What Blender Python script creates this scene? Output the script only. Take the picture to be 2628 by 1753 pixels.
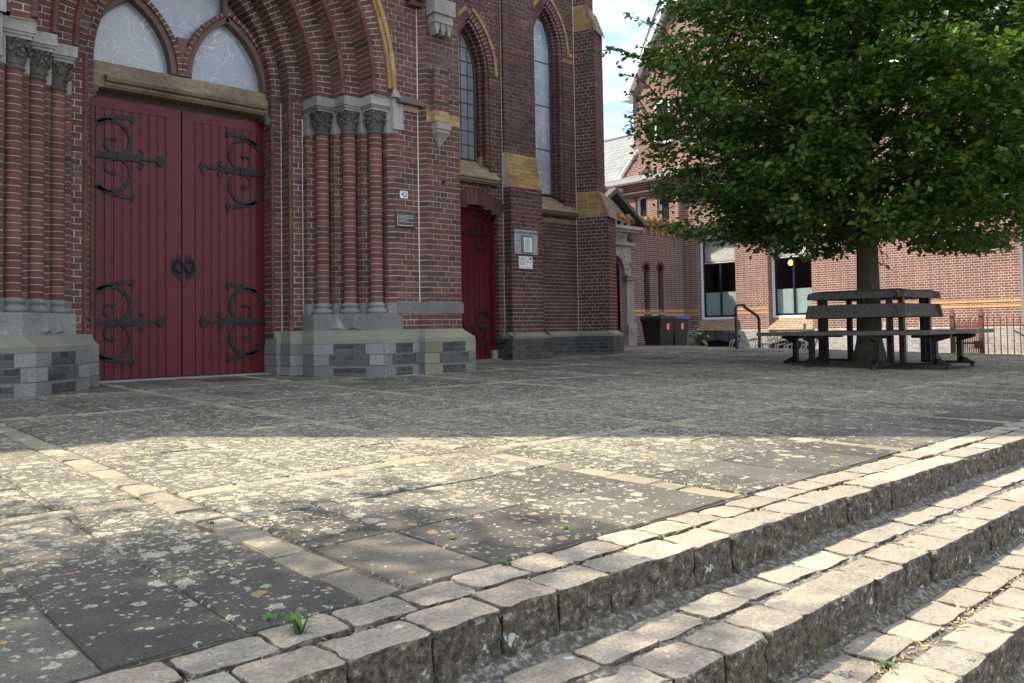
import bpy, math, random
import numpy as np
from mathutils import Vector, Matrix
random.seed(7); rng = np.random.default_rng(7)
sc = bpy.context.scene
for o in list(bpy.data.objects): bpy.data.objects.remove(o)
COL = sc.collection

# ------------------------------------------------------------------ camera
# world: +X along the church front (receding to the right), +Y into the church, Z up
PW, PH = 2628., 1753.
FPX, PPX, PPY = 2100., 1314., 770.
ROLL = 0.016
PITCH = math.atan2(846 - 770, FPX)
AZ = math.radians(47.2)
CAMZ = 0.50
v0 = np.array([math.cos(AZ), math.sin(AZ), 0.]); r0 = np.array([math.sin(AZ), -math.cos(AZ), 0.]); zup = np.array([0, 0, 1.])
FW = v0*math.cos(PITCH) + zup*math.sin(PITCH)
u1 = -v0*math.sin(PITCH) + zup*math.cos(PITCH)
RT = r0*math.cos(ROLL) - u1*math.sin(ROLL)
UP = u1*math.cos(ROLL) + r0*math.sin(ROLL)
CP = np.array([0, 0, CAMZ])
cd = bpy.data.cameras.new('camera'); cam = bpy.data.objects.new('camera', cd); COL.objects.link(cam)
cam.matrix_world = Matrix(((RT[0], UP[0], -FW[0], 0), (RT[1], UP[1], -FW[1], 0), (RT[2], UP[2], -FW[2], CAMZ), (0, 0, 0, 1)))
cd.sensor_fit = 'HORIZONTAL'; cd.sensor_width = 36.0; cd.lens = FPX/PW*36.0
cd.shift_x = (PW/2 - PPX)/PW; cd.shift_y = -(PH/2 - PPY)/PW
cd.clip_start = 0.05; cd.clip_end = 3000
sc.camera = cam

# ------------------------------------------------------------------ sky, sun, exposure
SUN_EL = math.radians(52); SUN_H = np.array([-0.72, 0.694])          # horizontal direction towards the sun
w = bpy.data.worlds.new('World'); sc.world = w; w.use_nodes = True
nt = w.node_tree; nt.nodes.clear()
def wn(t): return nt.nodes.new(t)
out = wn('ShaderNodeOutputWorld'); bg = wn('ShaderNodeBackground'); sky = wn('ShaderNodeTexSky')
sky.sky_type = 'NISHITA'; sky.sun_disc = False; sky.sun_elevation = SUN_EL
sky.sun_rotation = math.atan2(SUN_H[0], SUN_H[1])
sky.air_density = 1.0; sky.dust_density = 1.2; sky.ozone_density = 1.0
bg.inputs['Strength'].default_value = 0.15
tc = wn('ShaderNodeTexCoord'); mp = wn('ShaderNodeMapping'); mp.inputs['Scale'].default_value = (1.0, 1.0, 2.2)
mp.inputs['Location'].default_value = (0.35, 0.2, 0.1)
nz = wn('ShaderNodeTexNoise'); nz.inputs['Scale'].default_value = 2.6; nz.inputs['Detail'].default_value = 8; nz.inputs['Roughness'].default_value = 0.55
rp = wn('ShaderNodeValToRGB'); rp.color_ramp.elements[0].position = 0.40; rp.color_ramp.elements[1].position = 0.62
mx = wn('ShaderNodeMix'); mx.data_type = 'RGBA'
mx.inputs[7].default_value = (7.4, 7.7, 8.1, 1)
nt.links.new(tc.outputs['Generated'], mp.inputs['Vector']); nt.links.new(mp.outputs['Vector'], nz.inputs['Vector'])
nt.links.new(nz.outputs['Fac'], rp.inputs['Fac']); nt.links.new(rp.outputs['Color'], mx.inputs[0])
nt.links.new(sky.outputs['Color'], mx.inputs[6]); nt.links.new(mx.outputs[2], bg.inputs['Color'])
nt.links.new(bg.outputs['Background'], out.inputs['Surface'])
sd = bpy.data.lights.new('sun', 'SUN'); sd.energy = 5.0; sd.angle = math.radians(0.5); sd.color = (1.0, 0.89, 0.72)
sun = bpy.data.objects.new('sun', sd); COL.objects.link(sun)
ts = Vector((SUN_H[0]*math.cos(SUN_EL), SUN_H[1]*math.cos(SUN_EL), math.sin(SUN_EL))).normalized()
sun.rotation_euler = ts.to_track_quat('Z', 'Y').to_euler(); sun.location = (0, 0, 40)
sc.view_settings.view_transform = 'Standard'; sc.view_settings.look = 'None'
sc.view_settings.exposure = 1.12; sc.view_settings.gamma = 1.0; sc.view_settings.use_curve_mapping = False

# ------------------------------------------------------------------ photo pixel -> place (a pixel gives a direction, the plane it lies on the distance)
SL = 0.018; YC = 7.26
def ray(x, y): return FW + RT*(x - PPX)/FPX - UP*(y - PPY)/FPX
def onplane(x, y, n, c):
    d = ray(x, y); n = np.asarray(n, float); return CP + (c - n@CP)/(n@d)*d
def gz(Y): return SL*(min(Y, 10.6) - YC)
def atY(x, y, Y): return onplane(x, y, (0, 1, 0), Y)
def atX(x, y, X): return onplane(x, y, (1, 0, 0), X)
def xz(x, y, Y): p = atY(x, y, Y); return float(p[0]), float(p[2])
def yz(x, y, X): p = atX(x, y, X); return float(p[1]), float(p[2])
def proj(P):
    d = np.asarray(P, float) - CP; z = d@FW
    return PPX + FPX*(d@RT)/z, PPY - FPX*(d@UP)/z, z

# ------------------------------------------------------------------ materials
MATS = {}
def newmat(name):
    m = bpy.data.materials.new(name); m.use_nodes = True; MATS[name] = m
    n = m.node_tree; b = n.nodes['Principled BSDF']; return m, n, b
def N(n, t, **kw):
    q = n.nodes.new(t)
    for k, v in kw.items():
        if k in q.inputs: q.inputs[k].default_value = v
        else: setattr(q, k, v)
    return q
def ramp(n, fac, stops):
    r = n.nodes.new('ShaderNodeValToRGB'); e = r.color_ramp.elements
    while len(e) < len(stops): e.new(0.5)
    for i, (p, c) in enumerate(stops):
        e[i].position = p; e[i].color = (*c, 1) if len(c) == 3 else c
    n.links.new(fac, r.inputs['Fac']); return r
def mixc(n, fac, a, b, blend='MIX'):
    m = n.nodes.new('ShaderNodeMix'); m.data_type = 'RGBA'; m.blend_type = blend
    for s, v in ((0, fac), (6, a), (7, b)):
        if isinstance(v, (int, float)): m.inputs[s].default_value = v
        elif isinstance(v, tuple): m.inputs[s].default_value = (*v, 1)
        else: n.links.new(v, m.inputs[s])
    return m.outputs[2]
def math_(n, op, a, b=None, clamp=False):
    m = n.nodes.new('ShaderNodeMath'); m.operation = op; m.use_clamp = clamp
    for s, v in ((0, a), (1, b)):
        if v is None: continue
        if isinstance(v, (int, float)): m.inputs[s].default_value = v
        else: n.links.new(v, m.inputs[s])
    return m.outputs[0]
def pos(n): return N(n, 'ShaderNodeNewGeometry').outputs['Position']
def noise(n, vec, scale, detail=4, rough=0.55):
    q = N(n, 'ShaderNodeTexNoise', Scale=scale, Detail=detail, Roughness=rough); n.links.new(vec, q.inputs['Vector']); return q.outputs['Fac']
def bump(n, b, h, strength=0.4, dist=0.01):
    q = N(n, 'ShaderNodeBump', Strength=strength, Distance=dist); n.links.new(h, q.inputs['Height']); n.links.new(q.outputs['Normal'], b.inputs['Normal'])
def rnd(n):
    a = N(n, 'ShaderNodeAttribute', attribute_name='rnd'); o = N(n, 'ShaderNodeObjectInfo')
    return math_(n, 'FRACT', math_(n, 'ADD', a.outputs['Fac'], o.outputs['Random']))
def piecemat(name, stops, rough=0.85, nscale=60, nstr=0.35, stain=0.35, stainc=(0.03, 0.026, 0.024), bdist=0.004, fine=0.35, soot=None):
    m, n, b = newmat(name); p = pos(n); r = rnd(n)
    c = ramp(n, r, stops).outputs['Color']
    f = noise(n, p, nscale, 5, 0.65)
    c = mixc(n, fine, c, ramp(n, f, [(0.25, (0.55, 0.55, 0.55)), (0.75, (1.3, 1.3, 1.3))]).outputs['Color'], 'MULTIPLY')
    s = ramp(n, noise(n, p, 1.1, 6, 0.6), [(0.45, (0, 0, 0)), (0.75, (stain,)*3)]).outputs['Color']
    c = mixc(n, s, c, stainc)
    if soot: c = mixc(n, ramp(n, noise(n, p, 5.0, 6, 0.7), [(0.52, (0, 0, 0)), (0.72, (soot,)*3)]).outputs['Color'], c, (0.42, 0.38, 0.35))
    n.links.new(c, b.inputs['Base Color']); b.inputs['Roughness'].default_value = rough; b.inputs['Specular IOR Level'].default_value = 0.2
    bump(n, b, f, nstr, bdist); return m
RED = [(0, (0.062, 0.036, 0.034)), (0.14, (0.112, 0.052, 0.045)), (0.35, (0.138, 0.060, 0.050)), (0.6, (0.092, 0.047, 0.043)), (0.78, (0.160, 0.070, 0.055)), (0.9, (0.072, 0.043, 0.042)), (1, (0.185, 0.084, 0.062))]
piecemat('brick_red', RED, soot=0.16)
piecemat('brick_shaft', [(0, (0.105, 0.049, 0.041)), (0.5, (0.142, 0.061, 0.050)), (1, (0.172, 0.076, 0.060))], stain=0.35)
piecemat('brick_brown', [(0, (0.07, 0.038, 0.034)), (0.4, (0.125, 0.052, 0.046)), (0.75, (0.10, 0.046, 0.044)), (1, (0.16, 0.066, 0.055))], soot=0.12)
piecemat('brick_black', [(0, (0.040, 0.040, 0.043)), (0.5, (0.066, 0.066, 0.068)), (1, (0.10, 0.098, 0.095))], rough=0.6, stain=0.3, stainc=(0.09, 0.09, 0.06))
piecemat('brick_yellow', [(0, (0.27, 0.165, 0.065)), (0.5, (0.37, 0.23, 0.088)), (0.85, (0.43, 0.28, 0.115)), (1, (0.22, 0.15, 0.08))], stain=0.6, stainc=(0.12, 0.095, 0.065))
piecemat('tile_buff', [(0, (0.24, 0.17, 0.11)), (0.5, (0.36, 0.26, 0.16)), (1, (0.22, 0.19, 0.15))], stain=0.5, stainc=(0.12, 0.11, 0.08))
piecemat('mortar', [(0, (0.50, 0.465, 0.42)), (1, (0.62, 0.58, 0.525))], rough=0.95, stain=0.55, stainc=(0.2, 0.18, 0.16))
piecemat('mortar_dark', [(0, (0.17, 0.17, 0.165)), (1, (0.24, 0.24, 0.23))], rough=0.95, stain=0.3)
piecemat('bluestone', [(0, (0.165, 0.163, 0.155)), (0.5, (0.215, 0.212, 0.202)), (1, (0.275, 0.27, 0.258))], rough=0.85, nscale=45, stain=0.85, stainc=(0.085, 0.08, 0.062), fine=0.8, nstr=0.6)
piecemat('mossy_stone', [(0, (0.15, 0.15, 0.12)), (1, (0.25, 0.245, 0.21))], rough=0.95, nscale=70, stain=0.7, stainc=(0.30, 0.25, 0.12), fine=0.6)
piecemat('sandstone', [(0, (0.22, 0.18, 0.115)), (1, (0.30, 0.245, 0.16))], rough=0.9, nscale=22, stain=1.0, stainc=(0.05, 0.042, 0.034), fine=0.95)
piecemat('pale_stone', [(0, (0.25, 0.24, 0.22)), (1, (0.36, 0.345, 0.315))], rough=0.9, nscale=35, stain=0.85, stainc=(0.08, 0.078, 0.07), fine=0.8, nstr=0.6)
piecemat('carved_stone', [(0, (0.075, 0.070, 0.062)), (1, (0.12, 0.11, 0.095))], rough=0.8, nscale=30, stain=0.5, stainc=(0.02, 0.02, 0.02), fine=0.6)
def simple(name, col, rough=0.5, metal=0.0, var=0.25, scale=20, bstr=0.1, emit=None):
    m, n, b = newmat(name); p = pos(n); f = noise(n, p, scale, 5, 0.6)
    c = mixc(n, 1.0, col, ramp(n, f, [(0.3, (1-var,)*3), (0.7, (1+var,)*3)]).outputs['Color'], 'MULTIPLY')
    n.links.new(c, b.inputs['Base Color']); b.inputs['Roughness'].default_value = rough; b.inputs['Metallic'].default_value = metal
    bump(n, b, f, bstr, 0.004)
    if emit: b.inputs['Emission Color'].default_value = (*emit[0], 1); b.inputs['Emission Strength'].default_value = emit[1]
    return m
simple('door_paint', (0.088, 0.0052, 0.0115), 0.40, var=0.22, scale=9, bstr=0.08); MATS['door_paint'].node_tree.nodes['Principled BSDF'].inputs['Specular IOR Level'].default_value = 0.28
simple('iron', (0.009, 0.009, 0.010), 0.55, 0.0, scale=60, bstr=0.5); MATS['iron'].node_tree.nodes['Principled BSDF'].inputs['Specular IOR Level'].default_value = 0.35
simple('plain_red_wood', (0.05, 0.006, 0.011), 0.5)
simple('window_lead', (0.07, 0.075, 0.08), 0.6)
simple('tracery', (0.13, 0.085, 0.07), 0.85, scale=40, bstr=0.3)
simple('white_paint', (0.72, 0.73, 0.73), 0.45, var=0.06)
simple('blue_paint', (0.012, 0.018, 0.035), 0.35, var=0.1)
simple('black_paint', (0.012, 0.012, 0.013), 0.4)
simple('rail_black', (0.010, 0.010, 0.011), 0.35)
simple('bin_grey', (0.010, 0.010, 0.011), 0.5, var=0.1)
simple('bin_blue', (0.02, 0.06, 0.30), 0.45, var=0.08)
simple('sticker_pink', (0.75, 0.10, 0.16), 0.5, var=0.1)
simple('paper', (0.75, 0.76, 0.78), 0.6, var=0.03)
simple('ink', (0.03, 0.03, 0.04), 0.6)
simple('ink_blue', (0.015, 0.03, 0.08), 0.5)
simple('sign_metal', (0.42, 0.46, 0.48), 0.4, 0.2, var=0.06, scale=6)
simple('plaque_brown', (0.045, 0.028, 0.024), 0.4)
simple('galvanised', (0.22, 0.23, 0.24), 0.5, 0.4)
simple('rust', (0.13, 0.045, 0.026), 0.9, var=0.5, scale=35, bstr=0.5)
simple('lamp_glow', (0.9, 0.5, 0.1), 0.5, emit=((1.0, 0.55, 0.12), 2.2))
simple('room_dark', (0.085, 0.075, 0.065), 0.9)
simple('blind', (0.62, 0.63, 0.63), 0.85, var=0.05, scale=3)
simple('curtain_red', (0.30, 0.03, 0.03), 0.8)
simple('frosted', (0.42, 0.55, 0.54), 0.35, var=0.04)
simple('leaf_weed', (0.07, 0.15, 0.025), 0.55, var=0.4, scale=30)
simple('dry_grass', (0.30, 0.24, 0.10), 0.8, var=0.3, scale=40)
simple('plaster', (0.55, 0.56, 0.56), 0.85)
simple('ceramic', (0.60, 0.62, 0.62), 0.35)
# wood of the bench: grain runs along the plank (object X)
def woodmat(name, c0, c1):
    m, n, b = newmat(name); t = N(n, 'ShaderNodeTexCoord'); mpg = N(n, 'ShaderNodeMapping'); mpg.inputs['Scale'].default_value = (2.5, 38, 38)
    n.links.new(t.outputs['Object'], mpg.inputs['Vector']); f = noise(n, mpg.outputs['Vector'], 1.0, 6, 0.65)
    c = ramp(n, f, [(0.3, c0), (0.7, c1)]).outputs['Color']
    c = mixc(n, 0.5, c, ramp(n, rnd(n), [(0, (0.7, 0.7, 0.7)), (1, (1.25, 1.25, 1.25))]).outputs['Color'], 'MULTIPLY')
    n.links.new(c, b.inputs['Base Color']); b.inputs['Roughness'].default_value = 0.8; bump(n, b, f, 0.5, 0.004)
woodmat('bench_wood', (0.045, 0.039, 0.034), (0.125, 0.112, 0.098))
# stained glass seen from outside: pale leaded lines on blue grey painted like reflected sky
def glassmat(name, base, line, scale, width, rough=0.22, lead=False):
    m, n, b = newmat(name); p = pos(n)
    d = N(n, 'ShaderNodeVectorMath', operation='ADD'); nn = N(n, 'ShaderNodeTexNoise', Scale=2.2, Detail=1.0)
    n.links.new(p, nn.inputs['Vector'])
    sc_ = N(n, 'ShaderNodeVectorMath', operation='SCALE'); n.links.new(nn.outputs['Color'], sc_.inputs[0]); sc_.inputs['Scale'].default_value = 0.6
    n.links.new(p, d.inputs[0]); n.links.new(sc_.outputs[0], d.inputs[1])
    v = N(n, 'ShaderNodeTexVoronoi', feature='DISTANCE_TO_EDGE', Scale=scale); n.links.new(d.outputs[0], v.inputs['Vector'])
    l = ramp(n, v.outputs['Distance'], [(width, (1, 1, 1)), (width*1.6, (0, 0, 0))]).outputs['Color']
    fade = ramp(n, noise(n, p, 2.2, 3), [(0.36, (0.1, 0.1, 0.1)), (0.6, (1, 1, 1))]).outputs['Color']
    l = mixc(n, 1.0, l, fade, 'MULTIPLY')
    bs = mixc(n, 1.0, base, ramp(n, noise(n, p, 1.6, 3), [(0.3, (0.8, 0.84, 0.9)), (0.7, (1.15, 1.12, 1.08))]).outputs['Color'], 'MULTIPLY')  # uneven tone paints a cloud reflection into the base colour
    n.links.new(mixc(n, l, bs, line), b.inputs['Base Color'])
    b.inputs['Roughness'].default_value = rough; b.inputs['Specular IOR Level'].default_value = 0.6
glassmat('portal_glass', (0.27, 0.305, 0.35), (0.50, 0.525, 0.56), 6.5, 0.012)
glassmat('chapel_glass', (0.29, 0.33, 0.38), (0.72, 0.74, 0.76), 6.0, 0.014)
glassmat('leaded_glass', (0.23, 0.25, 0.25), (0.14, 0.19, 0.16), 1.5, 0.003)
m, n, b = newmat('clear_glass'); b.inputs['Base Color'].default_value = (1, 1, 1, 1); b.inputs['Transmission Weight'].default_value = 1.0
b.inputs['Roughness'].default_value = 0.02; b.inputs['IOR'].default_value = 1.45
simple('dark_glass', (0.02, 0.022, 0.026), 0.08)
# brick walls too far away for separate bricks
def brickwall(name, axis, c1, c2, mortar, bw=0.22, rh=0.064, ms=0.010, band=None):
    m, n, b = newmat(name); g = pos(n); s = N(n, 'ShaderNodeSeparateXYZ'); n.links.new(g, s.inputs[0])
    cmb = N(n, 'ShaderNodeCombineXYZ'); n.links.new(s.outputs[axis], cmb.inputs[0]); n.links.new(s.outputs['Z'], cmb.inputs[1])
    t = N(n, 'ShaderNodeTexBrick', Scale=1.0); t.inputs['Brick Width'].default_value = bw; t.inputs['Row Height'].default_value = rh
    t.inputs['Mortar Size'].default_value = ms*0.5; t.inputs['Mortar Smooth'].default_value = 0.1; t.offset = 0.5; t.squash = 0.5; t.squash_frequency = 2
    t.inputs['Bias'].default_value = 0.0
    t.inputs['Color1'].default_value = (*c1, 1); t.inputs['Color2'].default_value = (*c2, 1); t.inputs['Mortar'].default_value = (*mortar, 1)
    n.links.new(cmb.outputs[0], t.inputs['Vector'])
    c = t.outputs['Color']
    c = mixc(n, 0.6, c, ramp(n, noise(n, g, 1.3, 6, 0.65), [(0.3, (0.68, 0.66, 0.66)), (0.7, (1.22, 1.2, 1.2))]).outputs['Color'], 'MULTIPLY')
    c = mixc(n, 0.4, c, ramp(n, noise(n, g, 14, 4), [(0.3, (0.7, 0.7, 0.7)), (0.7, (1.3, 1.3, 1.3))]).outputs['Color'], 'MULTIPLY')
    n.links.new(c, b.inputs['Base Color']); b.inputs['Roughness'].default_value = 0.9
    inv = math_(n, 'SUBTRACT', 1.0, t.outputs['Fac']); bump(n, b, inv, 0.7, 0.008); return m
B1, B2, BM = (0.180, 0.078, 0.062), (0.110, 0.054, 0.048), (0.56, 0.50, 0.44)
brickwall('school_brick_y', 'Y', B1, B2, BM); brickwall('school_brick_x', 'X', B1, B2, BM)
brickwall('garden_brick_x', 'X', (0.15, 0.062, 0.054), (0.09, 0.046, 0.045), (0.52, 0.46, 0.41))
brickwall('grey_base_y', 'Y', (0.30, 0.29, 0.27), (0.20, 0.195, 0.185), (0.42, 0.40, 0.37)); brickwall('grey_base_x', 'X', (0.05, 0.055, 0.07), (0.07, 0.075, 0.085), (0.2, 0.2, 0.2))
brickwall('yellow_y', 'Y', (0.46, 0.29, 0.12), (0.40, 0.25, 0.11), (0.5, 0.36, 0.2), ms=0.004); brickwall('yellow_x', 'X', (0.60, 0.36, 0.13), (0.52, 0.31, 0.12), (0.5, 0.36, 0.2), ms=0.004)
brickwall('church_brick_x', 'X', (0.18, 0.062, 0.048), (0.12, 0.05, 0.044), (0.50, 0.45, 0.40)); brickwall('church_brick_y', 'Y', (0.18, 0.062, 0.048), (0.12, 0.05, 0.044), (0.50, 0.45, 0.40))
brickwall('slates', 'Y', (0.17, 0.19, 0.20), (0.21, 0.23, 0.24), (0.08, 0.09, 0.10), bw=0.32, rh=0.17, ms=0.02)
# ground stones with lichen
def stonemat(name, stops, lichen=True, orange=0.5, nscale=55, base_fine=0.6, dens=0.0):
    m, n, b = newmat(name); p = pos(n); r = rnd(n)
    c = ramp(n, r, stops).outputs['Color']
    f = noise(n, p, nscale*3, 4, 0.7)
    c = mixc(n, base_fine, c, ramp(n, f, [(0.3, (0.55, 0.55, 0.55)), (0.7, (1.45, 1.45, 1.45))]).outputs['Color'], 'MULTIPLY')
    c = mixc(n, 0.5, c, ramp(n, noise(n, p, 6, 5), [(0.3, (0.7, 0.7, 0.7)), (0.7, (1.3, 1.28, 1.24))]).outputs['Color'], 'MULTIPLY')
    h = f
    if lichen:
        s = N(n, 'ShaderNodeSeparateXYZ'); n.links.new(p, s.inputs[0])
        dy = ramp(n, math_(n, 'DIVIDE', s.outputs['Y'], 12.0), [(0.11, (0.05,)*3), (0.165, (0.17,)*3), (0.225, (0.72,)*3), (0.38, (0.74,)*3), (0.47, (0.50,)*3), (0.58, (0.20,)*3), (0.75, (0.07,)*3)]).outputs['Color']
        dx = ramp(n, math_(n, 'DIVIDE', s.outputs['X'], 16.0), [(0.0, (-0.08,)*3), (0.10, (0.0,)*3), (0.20, (0.06,)*3), (0.6, (0.02,)*3)]).outputs['Color']
        d0 = math_(n, 'ADD', math_(n, 'ADD', dy, dens), math_(n, 'MULTIPLY', math_(n, 'SUBTRACT', noise(n, p, 1.7, 4), 0.5), 1.1))
        flat = N(n, 'ShaderNodeVectorMath', operation='MULTIPLY'); flat.inputs[1].default_value = (1, 1, 0.0)
        offc = N(n, 'ShaderNodeCombineXYZ'); n.links.new(math_(n, 'MULTIPLY', r, 37.0), offc.inputs[0]); n.links.new(math_(n, 'MULTIPLY', r, 53.0), offc.inputs[1]); pofs = N(n, 'ShaderNodeVectorMath', operation='ADD'); n.links.new(p, pofs.inputs[0]); n.links.new(offc.outputs[0], pofs.inputs[1]); n.links.new(pofs.outputs[0], flat.inputs[0])
        d0 = math_(n, 'ADD', d0, math_(n, 'MULTIPLY', math_(n, 'SUBTRACT', math_(n, 'FRACT', math_(n, 'MULTIPLY', r, 7.3)), 0.5), 0.26))
        wob = N(n, 'ShaderNodeTexNoise', Scale=60.0, Detail=3.0); n.links.new(flat.outputs[0], wob.inputs['Vector'])
        ws = N(n, 'ShaderNodeVectorMath', operation='SCALE'); n.links.new(wob.outputs['Color'], ws.inputs[0]); ws.inputs['Scale'].default_value = 0.028
        vv = N(n, 'ShaderNodeVectorMath', operation='ADD'); n.links.new(flat.outputs[0], vv.inputs[0]); n.links.new(ws.outputs[0], vv.inputs[1])
        masks = []
        for scale, rad, bias in ((12, 0.34, -0.02), (25, 0.36, 0.02), (60, 0.40, 0.10)):
            v = N(n, 'ShaderNodeTexVoronoi', feature='F1', Scale=float(scale)); n.links.new(vv.outputs[0], v.inputs['Vector'])
            sp = N(n, 'ShaderNodeSeparateColor'); n.links.new(v.outputs['Color'], sp.inputs[0])
            pick = math_(n, 'LESS_THAN', sp.outputs[0], math_(n, 'ADD', d0, bias))
            rr = math_(n, 'MULTIPLY', rad, math_(n, 'ADD', 0.55, math_(n, 'MULTIPLY', sp.outputs[1], 0.75)))
            disc = math_(n, 'LESS_THAN', v.outputs['Distance'], rr)
            masks.append((math_(n, 'MULTIPLY', pick, disc), sp, v))
        mk = math_(n, 'MAXIMUM', math_(n, 'MAXIMUM', masks[0][0], masks[1][0]), masks[2][0])
        brk = ramp(n, noise(n, p, 150, 4, 0.7), [(0.36, (0.1,)*3), (0.60, (1, 1, 1))]).outputs['Color']
        sunlit_film = math_(n, 'MULTIPLY', math_(n, 'MULTIPLY', math_(n, 'ADD', d0, 0.0, True), math_(n, 'ADD', 0.16, math_(n, 'MULTIPLY', ramp(n, math_(n, 'DIVIDE', s.outputs['Y'], 12.0), [(0.16, (0, 0, 0)), (0.22, (1, 1, 1)), (0.36, (1, 1, 1)), (0.46, (0, 0, 0))]).outputs['Color'], 0.28))), ramp(n, noise(n, p, 95, 5, 0.8), [(0.40, (0, 0, 0)), (0.62, (1, 1, 1))]).outputs['Color'])  # thin lichen cover, strongest over the sunlit strip to paint in its brightness
        c = mixc(n, sunlit_film, c, (0.36, 0.325, 0.225))
        mk = math_(n, 'MULTIPLY', mk, brk)
        lc = mixc(n, masks[0][1].outputs[2], (0.41, 0.42, 0.325), (0.56, 0.535, 0.42))
        og = math_(n, 'MULTIPLY', masks[1][0], math_(n, 'GREATER_THAN', masks[1][1].outputs[2], 1.0 - 0.06*orange))
        lc = mixc(n, og, lc, (0.50, 0.24, 0.035))
        ov = N(n, 'ShaderNodeTexVoronoi', feature='F1', Scale=15.0); n.links.new(vv.outputs[0], ov.inputs['Vector']); os_ = N(n, 'ShaderNodeSeparateColor'); n.links.new(ov.outputs['Color'], os_.inputs[0])
        oden = math_(n, 'MULTIPLY', ramp(n, math_(n, 'DIVIDE', s.outputs['X'], 16.0), [(0.06, (0.03,)*3), (0.12, (0.22,)*3), (0.6, (0.16,)*3)]).outputs['Color'], orange)
        om = math_(n, 'MULTIPLY', math_(n, 'LESS_THAN', os_.outputs[0], oden), math_(n, 'LESS_THAN', ov.outputs['Distance'], math_(n, 'ADD', 0.10, math_(n, 'MULTIPLY', os_.outputs[1], 0.22))))
        om = math_(n, 'MULTIPLY', om, brk); lc = mixc(n, om, lc, (0.46, 0.235, 0.045)); mk = math_(n, 'MAXIMUM', mk, om)
        c = mixc(n, math_(n, 'MULTIPLY', mk, 0.80), c, lc); h = math_(n, 'ADD', f, math_(n, 'MULTIPLY', mk, 0.8))
    n.links.new(c, b.inputs['Base Color']); b.inputs['Roughness'].default_value = 0.92; b.inputs['Specular IOR Level'].default_value = 0.25; bump(n, b, h, 0.5, 0.003)
stonemat('slab', [(0, (0.060, 0.057, 0.051)), (0.5, (0.088, 0.083, 0.073)), (1, (0.122, 0.113, 0.096))], base_fine=1.0, orange=1.5)
stonemat('bandstone', [(0, (0.165, 0.15, 0.118)), (0.5, (0.225, 0.203, 0.15)), (0.8, (0.265, 0.238, 0.168)), (1, (0.15, 0.146, 0.13))], orange=0.3, dens=-0.42, base_fine=0.9)
# setts: pinkish granite tops, dark crusted sides with grey lichen
m, n, b = newmat('sett'); p = pos(n); r = rnd(n)
c = ramp(n, r, [(0, (0.225, 0.205, 0.168)), (0.3, (0.285, 0.252, 0.202)), (0.5, (0.23, 0.218, 0.185)), (0.75, (0.30, 0.258, 0.203)), (1, (0.335, 0.315, 0.255))]).outputs['Color']
f = noise(n, p, 110, 6, 0.85)
c = mixc(n, 1.0, c, ramp(n, f, [(0.36, (0.55, 0.54, 0.53)), (0.64, (1.42, 1.40, 1.38))]).outputs['Color'], 'MULTIPLY')
c = mixc(n, 0.5, c, ramp(n, noise(n, p, 11, 5), [(0.3, (0.7, 0.68, 0.66)), (0.7, (1.25, 1.25, 1.25))]).outputs['Color'], 'MULTIPLY')
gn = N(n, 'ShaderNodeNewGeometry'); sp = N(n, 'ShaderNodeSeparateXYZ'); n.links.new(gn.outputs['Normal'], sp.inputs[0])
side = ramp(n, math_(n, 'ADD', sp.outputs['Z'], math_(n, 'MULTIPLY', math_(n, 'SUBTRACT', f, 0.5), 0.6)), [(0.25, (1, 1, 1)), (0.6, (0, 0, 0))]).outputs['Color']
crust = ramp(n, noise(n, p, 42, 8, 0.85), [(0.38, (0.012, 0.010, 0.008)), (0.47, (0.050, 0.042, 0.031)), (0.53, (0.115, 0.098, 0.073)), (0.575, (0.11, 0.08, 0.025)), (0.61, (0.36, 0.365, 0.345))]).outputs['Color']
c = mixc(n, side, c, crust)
lich = ramp(n, noise(n, p, 20, 3, 0.6), [(0.665, (0, 0, 0)), (0.69, (0.85,)*3)]).outputs['Color']
c = mixc(n, lich, c, (0.46, 0.48, 0.46))
n.links.new(c, b.inputs['Base Color']); b.inputs['Roughness'].default_value = 0.9
bump(n, b, math_(n, 'ADD', f, math_(n, 'MULTIPLY', noise(n, p, 40, 5, 0.7), 2.0)), 0.55, 0.0035)
def earth(name, a, bb, cc, scale=30):
    m, n, b = newmat(name); p = pos(n); f = noise(n, p, scale, 6, 0.7)
    c = ramp(n, f, [(0.3, a), (0.5, bb), (0.7, cc)]).outputs['Color']; n.links.new(c, b.inputs['Base Color']); b.inputs['Roughness'].default_value = 0.95
    bump(n, b, noise(n, p, scale*3, 5, 0.7), 0.9, 0.01)
earth('joint_earth', (0.040, 0.035, 0.027), (0.15, 0.125, 0.085), (0.30, 0.25, 0.16), 70)
earth('gutter_crumbs', (0.045, 0.039, 0.030), (0.13, 0.115, 0.09), (0.46, 0.44, 0.39), 58)
earth('soil', (0.03, 0.026, 0.021), (0.06, 0.05, 0.04), (0.10, 0.085, 0.065), 20)
earth('yard_paving', (0.16, 0.15, 0.14), (0.22, 0.21, 0.195), (0.28, 0.27, 0.25), 9)
earth('street_ground', (0.09, 0.085, 0.08), (0.15, 0.14, 0.13), (0.22, 0.20, 0.17), 25)
earth('bark', (0.030, 0.028, 0.018), (0.062, 0.056, 0.034), (0.095, 0.088, 0.045), 16)
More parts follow.
